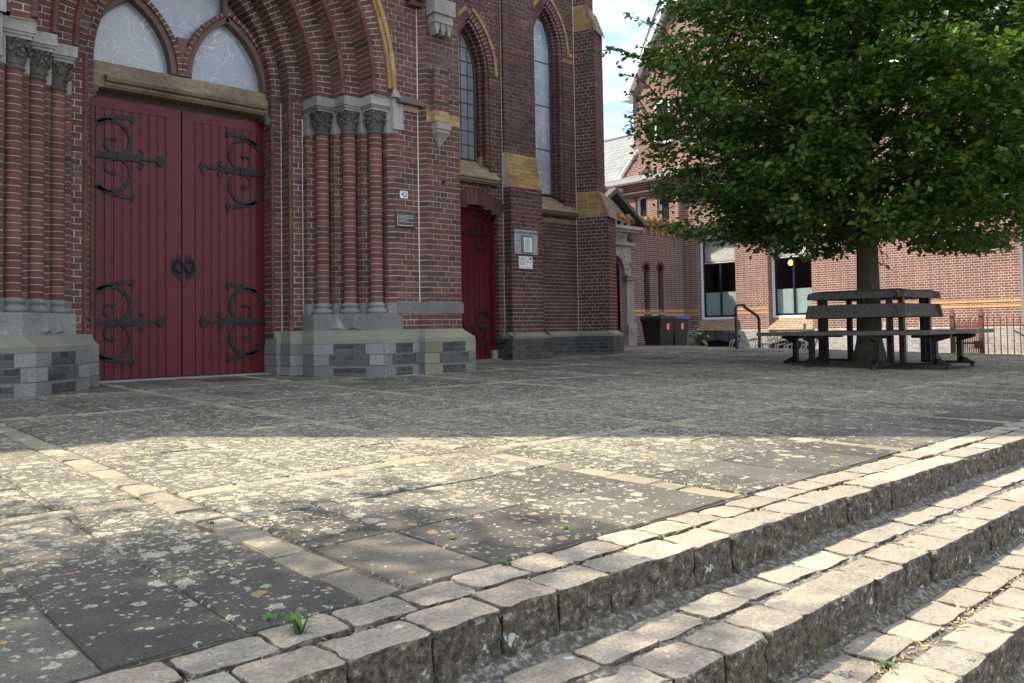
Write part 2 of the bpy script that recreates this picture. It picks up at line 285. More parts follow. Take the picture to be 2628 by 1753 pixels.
# leaves
m, n, b = newmat('leaf'); r = rnd(n)
c = ramp(n, r, [(0, (0.030, 0.070, 0.014)), (0.4, (0.055, 0.115, 0.020)), (0.75, (0.085, 0.155, 0.026)), (1, (0.14, 0.205, 0.036))]).outputs['Color']
n.links.new(c, b.inputs['Base Color']); b.inputs['Roughness'].default_value = 0.42
tr = N(n, 'ShaderNodeBsdfTranslucent'); n.links.new(mixc(n, 1.0, c, (1.5, 1.7, 0.7), 'MULTIPLY'), tr.inputs['Color'])
ms_ = N(n, 'ShaderNodeMixShader'); ms_.inputs[0].default_value = 0.38
n.links.new(b.outputs[0], ms_.inputs[1]); n.links.new(tr.outputs[0], ms_.inputs[2]); n.links.new(ms_.outputs[0], n.nodes['Material Output'].inputs['Surface'])

# ------------------------------------------------------------------ object helpers
def tag(o, label=None, cat=None, group=None, kind=None):
    if label: o['label'] = label
    if cat: o['category'] = cat
    if group: o['group'] = group
    if kind: o['kind'] = kind
    return o
def empty(name, loc=(0, 0, 0), parent=None):
    o = bpy.data.objects.new(name, None); COL.objects.link(o); o.location = loc; o.empty_display_size = 0.2
    if parent: o.parent = parent
    return o
class MB:
    """collects shapes; build() links them as one mesh object"""
    def __init__(s): s.v = []; s.f = []; s.r = []; s.smooth = []
    def add(s, verts, faces, rnd=None, smooth=False):
        b = len(s.v); s.v += [tuple(map(float, q)) for q in verts]
        rr = random.random() if rnd is None else rnd
        for q in faces: s.f.append(tuple(i + b for i in q)); s.r.append(rr); s.smooth.append(smooth)
    def hexa(s, c8, back=True, rnd=None):   # c8: front 4 (ccw seen from outside), back 4 in the same order
        f = [(0, 1, 2, 3), (1, 0, 4, 5), (2, 1, 5, 6), (3, 2, 6, 7), (0, 3, 7, 4)]
        if back: f.append((7, 6, 5, 4))
        s.add(c8, f, rnd)
    def box(s, x0, x1, y0, y1, z0, z1, rnd=None):
        s.hexa([(x0, y0, z0), (x1, y0, z0), (x1, y0, z1), (x0, y0, z1), (x0, y1, z0), (x1, y1, z0), (x1, y1, z1), (x0, y1, z1)], True, rnd)
    def cbox(s, x0, x1, y0, y1, z0, z1, c=0.004, rnd=None, jit=0.0):   # box with chamfered top edges
        q = lambda: random.uniform(-jit, jit)
        def ringp(d, z, jz=0): return [(x0+d+q(), y0+d+q(), z+q()*jz), (x1-d+q(), y0+d+q(), z+q()*jz), (x1-d+q(), y1-d+q(), z+q()*jz), (x0+d+q(), y1-d+q(), z+q()*jz)]
        v = ringp(0, z0) + ringp(0, z1-c) + ringp(c, z1, 0.4)
        f = [(0, 1, 5, 4), (1, 2, 6, 5), (2, 3, 7, 6), (3, 0, 4, 7), (4, 5, 9, 8), (5, 6, 10, 9), (6, 7, 11, 10), (7, 4, 8, 11), (8, 9, 10, 11)]
        s.add(v, f, rnd)
    def prism(s, poly, y0, y1, rnd=None):  # poly in (x,z), extruded along Y from y0 (front) to y1
        k = len(poly); v = [(x, y0, z) for x, z in poly] + [(x, y1, z) for x, z in poly]
        s.add(v, [tuple(range(k)), tuple(range(2*k-1, k-1, -1))] + [((i+1) % k, i, k+i, k+(i+1) % k) for i in range(k)], rnd)
    def plan(s, poly, z0, z1, rnd=None):   # poly in (x,y), extruded along Z
        k = len(poly); v = [(x, y, z0) for x, y in poly] + [(x, y, z1) for x, y in poly]
        s.add(v, [tuple(range(k-1, -1, -1)), tuple(range(k, 2*k))] + [(i, (i+1) % k, k+(i+1) % k, k+i) for i in range(k)], rnd)
    def prismx(s, poly, x0, x1, rnd=None): # poly in (y,z), extruded along X
        k = len(poly); v = [(x0, y, z) for y, z in poly] + [(x1, y, z) for y, z in poly]
        s.add(v, [tuple(range(k)), tuple(range(2*k-1, k-1, -1))] + [((i+1) % k, i, k+i, k+(i+1) % k) for i in range(k)], rnd)
    def lathe(s, prof, cx, cy, seg=16, rnd=None, smooth=True, caps=True):  # prof [(r,z)]
        v = []
        for r, z in prof:
            for i in range(seg): a = 2*math.pi*i/seg; v.append((cx + r*math.cos(a), cy + r*math.sin(a), z))
        f = [(j*seg+i, j*seg+(i+1) % seg, (j+1)*seg+(i+1) % seg, (j+1)*seg+i) for j in range(len(prof)-1) for i in range(seg)]
        s.add(v, f, rnd, smooth)
        if caps:
            s.add(v[-seg:], [tuple(range(seg))], rnd); s.add(v[:seg], [tuple(range(seg-1, -1, -1))], rnd)
    def tube(s, pts, rad, seg=8, rnd=None, smooth=True, caps=True):
        pts = [np.asarray(q, float) for q in pts]; v = []; nprev = None
        for i, q in enumerate(pts):
            t = pts[min(i+1, len(pts)-1)] - pts[max(i-1, 0)]; t = t/(np.linalg.norm(t)+1e-9)
            if nprev is None:
                a = np.array([0, 0, 1.]) if abs(t[2]) < 0.9 else np.array([1., 0, 0]); nn = np.cross(t, a)
            else: nn = nprev - t*(nprev@t)
            nn /= np.linalg.norm(nn)+1e-9; nprev = nn; bb = np.cross(t, nn); r = rad[i] if hasattr(rad, '__len__') else rad
            for k in range(seg): a = 2*math.pi*k/seg; v.append(q + r*(nn*math.cos(a) + bb*math.sin(a)))
        m = len(pts)
        s.add(v, [(j*seg+i, (j+1)*seg+i, (j+1)*seg+(i+1) % seg, j*seg+(i+1) % seg) for j in range(m-1) for i in range(seg)], rnd, smooth)
        if caps: s.add(v[:seg], [tuple(range(seg))], rnd); s.add(v[-seg:], [tuple(range(seg-1, -1, -1))], rnd)
    def ribbon(s, pts, widths, Y, th, rnd=None):  # flat bar in an XZ plane, facing -Y, Y = back plane, th = thickness
        k = len(pts); L = []; R = []
        for i in range(k):
            a = pts[max(i-1, 0)]; b = pts[min(i+1, k-1)]; tx, tz = b[0]-a[0], b[1]-a[1]; l = math.hypot(tx, tz)+1e-9
            nx, nz_ = -tz/l, tx/l; wd = widths[i] if hasattr(widths, '__len__') else widths
            L.append((pts[i][0]+nx*wd/2, pts[i][1]+nz_*wd/2)); R.append((pts[i][0]-nx*wd/2, pts[i][1]-nz_*wd/2))
        v = [(x, Y, z) for x, z in L] + [(x, Y, z) for x, z in R] + [(x, Y-th, z) for x, z in L] + [(x, Y-th, z) for x, z in R]
        f = []
        for i in range(k-1):
            f += [(2*k+i, 2*k+i+1, 3*k+i+1, 3*k+i), (i, i+1, 2*k+i+1, 2*k+i), (k+i+1, k+i, 3*k+i, 3*k+i+1)]
        f += [(0, k, 3*k, 2*k), (k-1, 2*k-1, 4*k-1, 3*k-1)]
        s.add(v, f, rnd)
    def build(s, name, mat, parent=None, kind=None, loc=None, bevel=0):
        me = bpy.data.meshes.new(name); vv = s.v
        if loc is not None: vv = [(x-loc[0], y-loc[1], z-loc[2]) for x, y, z in s.v]
        me.from_pydata(vv, [], s.f)
        me.materials.append(MATS[mat])
        at = me.attributes.new('rnd', 'FLOAT', 'FACE'); at.data.foreach_set('value', s.r)
        me.polygons.foreach_set('use_smooth', s.smooth); me.update()
        o = bpy.data.objects.new(name, me); COL.objects.link(o)
        if loc is not None: o.location = loc
        if parent is not None:
            o.parent = parent
            if parent.location.length > 1e-6 or parent.parent is not None:
                off = Vector(parent.location); q = parent.parent
                while q is not None: off += q.location; q = q.parent
                o.location = Vector(loc or (0, 0, 0)) - off
        if kind: o['kind'] = kind
        if bevel:
            md = o.modifiers.new('bevel', 'BEVEL'); md.width = bevel; md.segments = 2; md.limit_method = 'ANGLE'
        return o
def struct(o, label=None): o['kind'] = 'structure'; return o
def textmesh(s, size, mat, name, parent, origin, U, V, thick=0.0012):
    cu = bpy.data.curves.new('t', 'FONT'); cu.body = s; cu.size = size; cu.align_x = 'CENTER'; cu.align_y = 'CENTER'; cu.extrude = thick; cu.space_character = 1.08
    t = bpy.data.objects.new('t', cu); COL.objects.link(t); dg = bpy.context.evaluated_depsgraph_get()
    me = bpy.data.meshes.new_from_object(t.evaluated_get(dg)); bpy.data.objects.remove(t); bpy.data.curves.remove(cu)
    me.materials.clear(); me.materials.append(MATS[mat]); o = bpy.data.objects.new(name, me); COL.objects.link(o)
    U = Vector(U).normalized(); V = Vector(V).normalized(); W_ = U.cross(V)
    M = Matrix((U, V, W_)).transposed().to_4x4(); M.translation = Vector(origin)
    o.matrix_world = M
    if parent:
        o.parent = parent; o.matrix_parent_inverse = Matrix.Translation(-Vector(parent.location)); 
    return o
# ================================================================== brick laying
PITCH_Z = 0.0635
RECS = []         # every brick-like piece: (wall key, 8 corners, material, name)
MORT = {}         # wall key -> MB with the mortar behind the bricks
def mort(key):
    if key not in MORT: MORT[key] = MB()
    return MORT[key]
def rec(key, c8, mat, name='brick'): RECS.append((key, [tuple(map(float, q)) for q in c8], mat, name))
def clip(intervals, holes):
    for a, b in holes:
        res = []
        for p, q in intervals:
            if b <= p or a >= q: res.append((p, q)); continue
            if a > p: res.append((p, a))
            if b < q: res.append((b, q))
        intervals = res
    return intervals
def lay(key, O, U, u0, u1, z0, z1, mat='brick_red', holes=(), depth=0.03, mortar=True, pitch=PITCH_Z, stretch=0.22, span=None, joint=0.0100, name='brick', zbase=0.0):
    """lay courses on a vertical face. O = (x, y) of u = 0, U = unit direction to the right seen from outside"""
    Nx, Ny = U[1], -U[0]
    k0 = int(math.floor((z0 - zbase)/pitch + 0.3)); k1 = int(math.ceil((z1 - zbase)/pitch - 0.3)); mm = mort(key)
    for k in range(k0, k1):
        a = max(z0, zbase + k*pitch); b = min(z1, zbase + (k+1)*pitch); zm = (a+b)/2
        if b - a < 0.02: continue
        iv = [(u0, u1)] if span is None else [(max(u0, p), min(u1, q)) for p, q in span(zm) if min(u1, q) > max(u0, p)]
        iv = clip(iv, [h for H in holes for h in H(zm)])
        mt = mat(zm) if callable(mat) else mat
        hd = k % 2; L = stretch/2 if hd else stretch; off = (stretch/4 if hd else (stretch/2 if k % 4 == 2 else 0.0))
        for p, q in iv:
            if q - p < 0.012: continue
            if mortar:
                c = [(O[0]+U[0]*u, O[1]+U[1]*u) for u in (p, q)]
                mm.add([(c[0][0]-Nx*0.006, c[0][1]-Ny*0.006, a-0.001), (c[1][0]-Nx*0.006, c[1][1]-Ny*0.006, a-0.001), (c[1][0]-Nx*0.006, c[1][1]-Ny*0.006, b+0.001), (c[0][0]-Nx*0.006, c[0][1]-Ny*0.006, b+0.001)], [(0, 1, 2, 3)])
            i0 = math.floor((p - off)/L); cuts = [p]
            while off + (i0+1)*L < q: cuts.append(off + (i0+1)*L); i0 += 1
            cuts.append(q)
            cuts = sorted(set(c_ for c_ in cuts if p <= c_ <= q))
            while len(cuts) > 2 and cuts[1]-cuts[0] < 0.042: cuts.pop(1)      # merge slivers at the ends
            while len(cuts) > 2 and cuts[-1]-cuts[-2] < 0.042: cuts.pop(-2)
            if q - p < 0.13: cuts = [p, q]
            for s, e in zip(cuts, cuts[1:]):
                s2 = s + (joint/2 if s > p+1e-6 else 0.0005); e2 = e - (joint/2 if e < q-1e-6 else 0.0005)
                j = random.uniform(-0.0016, 0.0016); jz = random.uniform(-0.0012, 0.0012)
                za, zb = a + joint/2 + jz, b - joint/2 + jz
                fr = [(O[0]+U[0]*u + Nx*j, O[1]+U[1]*u + Ny*j, z) for u, z in ((s2, za), (e2, za), (e2, zb), (s2, zb))]
                bk = [(x - Nx*depth, y - Ny*depth, z) for x, y, z in fr]
                rec(key, fr + bk, mt, name)
def ring(key, cx, cz, ra, rb, Yf, Yb, mat, a0, a1, mirror=None, pitch=PITCH_Z, split=True, joint=0.010, name='voussoir'):
    """voussoirs of a round arc: faces look to -Y and to the centre"""
    rm = (ra+rb)/2; n_ = max(2, int(round(abs(a1-a0)*rm/pitch))); mm = mort(key)
    for k in range(n_):
        p = a0 + (a1-a0)*k/n_; q = a0 + (a1-a0)*(k+1)/n_; jj = joint/rm/2
        segs = [(ra, rb)] if not split or k % 2 == 0 else [(ra, rm), (rm, rb)]
        def P(r, a, Y):
            x = cx + r*math.cos(a); z = cz + r*math.sin(a)
            return ((2*mirror - x) if mirror else x, Y, z)
        fl = (lambda c: [c[i] for i in (1, 0, 3, 2, 5, 4, 7, 6)]) if mirror else (lambda c: c)
        for i, (s, e) in enumerate(segs):
            s2 = s + (joint/2 if i else 0); e2 = e - (joint/2 if i < len(segs)-1 else 0); j = random.uniform(-0.0015, 0.0015)
            c = [P(s2, p+jj, Yf+j), P(e2, p+jj, Yf+j), P(e2, q-jj, Yf+j), P(s2, q-jj, Yf+j), P(s2, p+jj, Yb), P(e2, p+jj, Yb), P(e2, q-jj, Yb), P(s2, q-jj, Yb)]
            rec(key, fl(c), mat, name)
        c = [P(ra+0.006, p, Yf+0.006), P(rb, p, Yf+0.006), P(rb, q, Yf+0.006), P(ra+0.006, q, Yf+0.006), P(ra+0.006, p, Yb), P(rb, p, Yb), P(rb, q, Yb), P(ra+0.006, q, Yb)]
        mm.hexa(fl(c), False)
def loft(mb, pa, za, pb, zb, cap=True):
    k = len(pa); v = [(x, y, za) for x, y in pa] + [(x, y, zb) for x, y in pb]
    mb.add(v, [(i, (i+1) % k, k+(i+1) % k, k+i) for i in range(k)] + ([tuple(range(k, 2*k))] if cap else []))

# ================================================================== ground
XE = 15.35                                     # far edge of the plaza
plaza = MB(); nx_, ny_ = 2, 2
def plz(x, y): return (x, y, gz(y) - 0.0055)
plaza.add([plz(-9, 1.598), plz(XE-0.1, 1.598), plz(XE-0.1, 10.6), plz(-9, 10.6), plz(XE-0.1, 17), plz(-9, 17),
           (-9, 1.598, -0.6), (XE-0.1, 1.598, -0.6), (XE-0.1, 10.6, -0.6), (XE-0.1, 17, -0.6), (-9, 17, -0.6)],
          [(0, 1, 2, 3), (3, 2, 4, 5), (6, 7, 1, 0), (7, 8, 2, 1), (8, 9, 4, 2)])
plaza = struct(plaza.build('plaza', 'joint_earth'))
gnd = MB(); gnd.add([(-600, -600, -0.62), (600, -600, -0.62), (600, 600, -0.62), (-600, 600, -0.62)], [(0, 1, 2, 3)])
ground = struct(gnd.build('ground', 'street_ground'))
yd = MB(); yd.add([(XE-0.2, -30, -0.27), (60, -30, -0.27), (60, 60, -0.27), (XE-0.2, 60, -0.27)], [(0, 1, 2, 3)])
yard = struct(yd.build('yard', 'yard_paving'))
# grid of sandstone bands with slabs between
XB = [1.07 + 1.478*i for i in range(-5, 10)]; YB = [1.60 - 0.055 + 0] + [3.0 + 1.53*i for i in range(0, 6)]
BW = 0.105
pieces = []   # (name, x0,x1,y0,y1, mat)
for i, x in enumerate(XB):            # bands running towards the church: stones side by side along Y
    y = 1.60; 
    while y < 10.9:
        l = random.uniform(0.13, 0.24)
        if x < XE - 0.2: pieces.append(('band_stone', x - BW/2 + random.uniform(-.006, .006), x + BW/2 + random.uniform(-.006, .006), y, y + l - 0.012, 'bandstone'))
        y += l
for y0 in YB[1:]:
    for i in range(len(XB)-1):
        x = XB[i] + BW/2 + 0.008; xe = XB[i+1] - BW/2 - 0.008
        if x > XE: continue
        nst = 6; L = (xe-x)/nst
        for k in range(nst): pieces.append(('band_stone', x + k*L + 0.004, x + (k+1)*L - 0.006, y0 - BW/2 + random.uniform(-.006, .006), y0 + BW/2 + random.uniform(-.006, .006), 'bandstone'))
ys = [1.60 - BW/2 - 0.01] + YB[1:]
for i in range(len(XB)-1):
    xa = XB[i] + BW/2 + 0.009; xb = XB[i+1] - BW/2 - 0.009
    if xa > XE: continue
    for j in range(len(ys)-1):
        ya = ys[j] + BW/2 + 0.009; yb = ys[j+1] - BW/2 - 0.009
        ncol = 5; nrow = 3; w_ = (xb-xa)/ncol; l_ = (yb-ya)/nrow
        for c_ in range(ncol):
            for r_ in range(nrow):
                pieces.append(('paving_slab', xa + c_*w_ + 0.004, xa + (c_+1)*w_ - 0.004, ya + r_*l_ + 0.004, ya + (r_+1)*l_ - 0.004, 'slab'))
def insolid(x, y):   # under the church or the tree pit
    if y > 9.25 and -1 < x < 8.5: return True
    if 10.35 < x < 11.45 and 4.2 < y < 5.3: return True
    return False
def piece_obj(name, x0, x1, y0, y1, mat, parent, z=None, h=0.05, c=0.006, jit=0.004, mb=None, tilt=0.003):
    xm, ym = (x0+x1)/2, (y0+y1)/2; zt = (gz(ym) if z is None else z) + random.uniform(-0.0015, 0.003)
    tx, ty = random.uniform(-tilt, tilt), random.uniform(-tilt, tilt)
    t = MB() if mb is None else mb; b0 = len(t.v)
    t.cbox(x0, x1, y0, y1, zt - h, zt, c, None, jit)
    for i in range(b0, len(t.v)):
        x, y, zz = t.v[i]; t.v[i] = (x, y, zz + (x-xm)*tx + (y-ym)*(ty + (SL if z is None else 0)))
    if mb is None: return t.build(name, mat, parent)
scored = []
for pc in pieces:
    nm, x0, x1, y0, y1, mt = pc; xm, ym = (x0+x1)/2, (y0+y1)/2
    if insolid(xm, ym) or x1 > XE or x1 - x0 < 0.03 or x1 < -6: continue
    u, v, d = proj((xm, ym, gz(ym)))
    s = 0
    if d > 0.3 and -80 < u < PW+80 and v < PH+120: s = (x1-x0)*(y1-y0)/d**3
    scored.append((s, pc))
scored.sort(key=lambda q: -q[0])
cnt = {'paving_slab': 0, 'band_stone': 0}; rest = {'paving_slab': MB(), 'band_stone': MB()}
for s, (nm, x0, x1, y0, y1, mt) in scored:
    if s > 0 and cnt[nm] < 280:
        cnt[nm] += 1; piece_obj(nm, x0, x1, y0, y1, mt, plaza, c=0.004 if nm == 'paving_slab' else 0.008, jit=0.003 if nm == 'paving_slab' else 0.006, tilt=0.003 if nm == 'paving_slab' else 0.02)
    else: piece_obj(nm, x0, x1, y0, y1, mt, None, mb=rest[nm], c=0.006 if nm == 'paving_slab' else 0.010)
rest['paving_slab'].build('paving_slabs', 'slab', plaza, 'stuff'); rest['band_stone'].build('band_stones', 'bandstone', plaza, 'stuff')
# kerb along the far edge of the plaza
y = -3.0; kb = MB()
while y < 15.5:
    l = random.uniform(0.45, 0.6); z = gz(y); kb.cbox(XE-0.1, XE+0.06, y, y+l-0.012, -0.35, z+0.012+random.uniform(-.006, .006), 0.012, None, 0.004); y += l
kb.build('kerb', 'mossy_stone', plaza)

# steps: three risers of setts
steps = empty('steps', (0, 0, 0)); struct(steps)
def sett_mesh(x0, x1, y0, y1, z0, zt):
    t = MB(); nxs, nys = 5, 4; xm, ym = (x0+x1)/2, (y0+y1)/2; hx, hy = (x1-x0)/2, (y1-y0)/2
    ph = [random.uniform(0, 6.28) for _ in range(4)]; bul = random.uniform(-0.002, 0.004); tx, ty = random.uniform(-.014, .014), random.uniform(-.02, .02)
    def out_(s):   # rounded, slightly irregular outline
        a = s*2*math.pi
        ca, sa = math.cos(a), math.sin(a); m_ = (abs(ca)**20 + abs(sa)**20)**(-1/20.)
        k = 1 + 0.012*math.sin(3*a+ph[0]) + 0.012*math.sin(5*a+ph[1]) + 0.008*math.sin(11*a+ph[2])
        return ca*m_*k, sa*m_*k
    S = 44; v = []
    prof = [(0.985, z0 - zt), (0.995, -0.085), (1.0, -0.065), (1.0, -0.045), (1.0, -0.028), (1.0, -0.014), (0.992, -0.005), (0.972, -0.001), (0.90, 0.0), (0.62, 0.5*bul), (0.3, 0.9*bul)]
    pw = [random.uniform(0, 6.28) for _ in range(6)]
    for r, dz in prof:
        for i in range(S):
            ox, oy = out_(i/S); px_, py_ = xm + hx*ox*r, ym + hy*oy*r
            wob = 0.0014*math.sin(40*px_+pw[3]+25*py_) + 0.0012*math.sin(75*py_+pw[4]) + random.uniform(-0.0006, 0.0006) if dz > -0.02 else 0
            rs = (0.003*math.sin(60*px_+90*dz+pw[0]) + 0.0025*math.sin(130*dz+pw[1]+40*px_) + random.uniform(-.0018, .0018))*(1 if dz < -0.012 else 0.3) if -0.09 < dz < -0.005 else 0
            v.append((px_ + ox*rs*0.5, py_ + oy*rs, zt + dz + wob + (ox*hx*r*tx + oy*hy*r*ty if dz > -0.03 else 0)))
    f = [(j*S+i, j*S+(i+1) % S, (j+1)*S+(i+1) % S, (j+1)*S+i) for j in range(len(prof)-1) for i in range(S)]
    f.append(tuple((len(prof)-1)*S + i for i in range(S)))
    t.add(v, f, None, True); return t
restS = MB(); nset = 0
def row(y0, y1, zt, z0, xstart, pitch, gap, zj=0.003, yj=0.006):
    global nset
    x = xstart
    while x < 13.5:
        l = pitch*random.uniform(0.86, 1.14); jy = random.uniform(-yj, yj)
        z = zt + random.uniform(-zj, zj); t = sett_mesh(x, x+l-gap, y0 + jy, y1 + jy + random.uniform(-yj, yj), z0, z)
        u, v, d = proj((x, (y0+y1)/2, z))
        if d > 0.3 and -160 < u < PW+60 and v < PH+260 and nset < 290: o_ = t.build('sett', 'sett', steps); o_.data.set_sharp_from_angle(angle=math.radians(38)); nset += 1
        else: restS.add(t.v, t.f, None, True)
        x += l
zt1 = gz(1.4); zt2, zt3, zt4 = -0.222, -0.338, -0.452
row(1.472, 1.588, zt1+0.002, -0.2, -4.0, 0.178, 0.006)
row(1.335, 1.458, zt1+0.001, -0.30, -4.1, 0.187, 0.005, yj=0.005)
row(1.185, 1.295, zt2, -0.42, -4.0, 0.190, 0.008, yj=0.008)
row(1.030, 1.158, zt2-0.002, -0.45, -4.05, 0.195, 0.005, yj=0.005)
row(0.885, 0.994, zt3, -0.52, -4.0, 0.185, 0.008, yj=0.008)
row(0.735, 0.862, zt3-0.002, -0.58, -4.1, 0.192, 0.005, yj=0.005)
for yy in (0.56, 0.42, 0.28): row(yy, yy+0.115, zt4, -0.58, -4.0+yy, 0.17, 0.014)
restS.build('setts', 'sett', steps, 'stuff')
# lumpy bedding between the setts, crumbs in the corners of the steps
def bedding(name, y0, y1, z, mat, seedx, amp=0.005, nxx=1200, nyy=9):
    t = MB(); v = []
    for j in range(nyy):
        for i in range(nxx):
            x = -4.0 + 17.5*i/(nxx-1); y = y0 + (y1-y0)*j/(nyy-1)
            zz = z + amp*math.sin(9*x+seedx)*math.sin(23*x+2*j+seedx) + random.uniform(-amp, amp)*0.7
            v.append((x, y, zz))
    f = [(j*nxx+i, j*nxx+i+1, (j+1)*nxx+i+1, (j+1)*nxx+i) for j in range(nyy-1) for i in range(nxx-1)]
    t.add(v, f, 0.5, True); return t.build(name, mat, steps, 'stuff')
bedding('step_bedding', 1.345, 1.605, zt1-0.013, 'joint_earth', 0.3)
bedding('step_bedding', 1.04, 1.345, zt2-0.008, 'gutter_crumbs', 1.7)
bedding('step_bedding', 0.745, 1.045, zt3-0.008, 'gutter_crumbs', 2.9)
bedding('step_bedding', -1.5, 0.745, zt4-0.012, 'joint_earth', 4.1, nyy=12)
for (ya, yb, z, s_) in ((1.292, 1.345, zt2, 0.4), (0.995, 1.045, zt3, 1.4), (0.70, 0.745, zt4, 2.2)):   # crumb fillet against each riser
    t = MB(); v = []; K = 460
    for i in range(K):
        x = -4 + 17.5*i/(K-1); hgt = 0.012 + 0.010*math.sin(5*x+s_) + random.uniform(-.003, .003)
        v += [(x, ya + random.uniform(-.004, .004), z-0.012), (x, (ya+yb)/2, z - 0.004 + hgt*0.45), (x, yb+0.01, z + 0.006 + hgt)]
    t.add(v, [(i*3+j, (i+1)*3+j, (i+1)*3+j+1, i*3+j+1) for i in range(K-1) for j in range(2)], 0.5, True); t.build('crumb_fillet', 'gutter_crumbs', steps, 'stuff')
# street side of the steps towards the church foot (solid core below the setts)
core = MB(); core.prismx([(1.36, -0.6), (1.36, zt1-0.03), (1.60, zt1-0.03), (1.60, -0.6)], -9, 13.6); core.prismx([(1.05, -0.62), (1.05, zt2-0.03), (1.359, zt2-0.03), (1.359, -0.62)], -9, 13.6)
core.prismx([(0.75, -0.63), (0.75, zt3-0.03), (1.049, zt3-0.03), (1.049, -0.63)], -9, 13.6); core.build('step_core', 'soil', steps)
# ================================================================== church
church = empty('church', (3.43, 9.0, 0.0))
tag(church, 'red brick gothic church with arched portal, yellow brick trim and grey stone plinth', 'church')
XC = 3.43
def mx_(x): return 2*XC - x
SPZ = 3.25; ACX = 2.78                                     # springing height, arc centre of the right half
def arch_half(r): return lambda z: (ACX + math.sqrt(max(0.0, r*r - (z-SPZ)**2))) if z > SPZ else ACX + r
APEX = {}
def arch_hole(r, jamb):
    def h(z):
        x = (ACX + math.sqrt(r*r - (z-SPZ)**2)) if z > SPZ and r > z-SPZ else (jamb if z <= SPZ else 0)
        return [(mx_(x), x)] if x > XC else []
    return h
def a_end(r): return math.acos((XC-ACX)/r)
BR = lambda z: 'brick_red'
# --- portal front wall and the piers beside it
lay('portal_wall', (0, 7.80), (1, 0), mx_(5.74), 5.74, 0.84, 6.05, 'brick_red', [arch_hole(2.53, 5.42)])
lay('portal_wall', (0, 7.80), (1, 0), 5.23, 5.74, 0.52, 0.705); lay('portal_wall', (0, 7.80), (1, 0), mx_(5.74), mx_(5.23), 0.52, 0.705)
def ymat(z): return 'brick_yellow' if 2.99 < z < 3.115 else 'brick_red'
for s in (1, -1):
    a, b = (5.80, 6.30) if s == 1 else (mx_(6.30), mx_(5.80)); PK = 'portal_pier' if s == 1 else 'portal_pier_b'
    lay(PK, (0, 7.70), (1, 0), a, b, 0.84, 7.4, ymat); lay(PK, (0, 7.70), (1, 0), a, b, 0.52, 0.705)
    if s == 1:
        q = (5.80-5.745, 7.70-7.80); l = math.hypot(*q); lay(PK, (5.745, 7.80), (q[0]/l, q[1]/l), 0, l, 0.52, 7.4)
        lay(PK, (5.742, 7.80), (0, -1), -0.02, 0.0, 0.52, 7.4)
    else:
        q = (mx_(5.745)-mx_(5.80), 0.10); l = math.hypot(*q); lay(PK, (mx_(5.80), 7.70), (q[0]/l, q[1]/l), 0, l, 0.52, 7.4)
# small shaft running up the pier from the stone corbel
CB = xz(1125, 325, 7.70)
lay('portal_pier', (0, 7.625), (1, 0), CB[0]-0.105, CB[0]+0.105, CB[1]+0.02, 3.62, ymat); lay('portal_pier', (CB[0]-0.105, 7.70), (0, -1), 0, 0.075, CB[1]+0.02, 3.62, ymat)
# --- stepped jambs of the portal
def jamb(pts, z0, z1, mat='brick_red', key='portal_jamb'):
    for side in (1, -1):
        q = pts if side == 1 else [(mx_(x), y) for x, y in pts][::-1]
        for i in range(len(q)-1):
            (xa, ya), (xb, yb) = q[i], q[i+1]; l = math.hypot(xb-xa, yb-ya); lay(key, (xa, ya), ((xb-xa)/l, (yb-ya)/l), 0.0, l, z0, z1, mat)
jamb([(4.39, 9.05), (4.39, 8.81), (4.507, 8.81), (4.507, 8.604)], 0.42, 3.25)
jamb([(4.507, 8.604), (4.67, 8.604)], 0.52, 3.25)
NOOK = [(4.67, 8.604), (4.67, 8.50), (4.90, 8.50), (4.90, 8.28), (5.125, 8.28), (5.125, 8.055), (5.345, 8.055), (5.345, 7.86), (5.42, 7.80)]
jamb(NOOK, 0.83, 2.80)
# rolls on the inner jamb corners
COLS = [(4.822, 8.418), (5.046, 8.195), (5.263, 7.976)]
rollb = MB()
def rolls(x, y, r, z0, z1, mb):
    k = z0
    while k < z1: mb.lathe([(r, k+0.003), (r, min(k+PITCH_Z, z1)-0.003)], x, y, 10, None, True, False); k += PITCH_Z
    mb.lathe([(r-0.003, z0), (r-0.003, z1)], x, y, 10, 0.5, True)
# --- arch orders
ORD = [(1.61, 1.727, 8.81, 9.05), (1.727, 1.89, 8.604, 8.81), (1.89, 2.13, 8.33, 8.604), (2.13, 2.35, 8.10, 8.33), (2.35, 2.54, 7.80, 8.10)]
for mir in (None, XC):
    for ra, rb, yf, yb in ORD: ring('portal_arch', ACX, SPZ, ra, rb, yf, yb, 'brick_red', -0.02, a_end(rb)+0.02, mir)
    ring('portal_hood', ACX, SPZ, 2.54, 2.575, 7.765, 7.85, 'brick_yellow', 0.02, a_end(2.57)+0.02, mir, pitch=0.2, split=False, name='hood_brick')
    ring('portal_hood', ACX, SPZ, 2.575, 2.625, 7.735, 7.85, 'brick_yellow', 0.02, a_end(2.62)+0.02, mir, pitch=0.2, split=False, name='hood_brick')
    for r, y in ((1.90, 8.335), (2.14, 8.105), (2.36, 7.805)):     # roll mouldings on the arch edges
        n_ = int(a_end(r)*r/PITCH_Z)
        for k in range(n_+1):
            aa = [-0.01 + (a_end(r)+0.02)*(k + t)/ (n_+1) for t in (0.03, 0.5, 0.97)]
            P = [(ACX + r*math.cos(a), y, SPZ + r*math.sin(a)) for a in aa]
            if mir: P = [(mx_(x), yy, z) for x, yy, z in P]
            rollb.tube(P, 0.030, 10, None, True, False)
for s in (1, -1):
    f = (lambda x: x) if s == 1 else mx_
    rolls(f(4.400), 8.82, 0.022, 0.53, 2.9, rollb); rolls(f(4.52), 8.616, 0.026, 0.53, 3.25, rollb)
rollb.build('roll_moulding', 'brick_shaft', church)
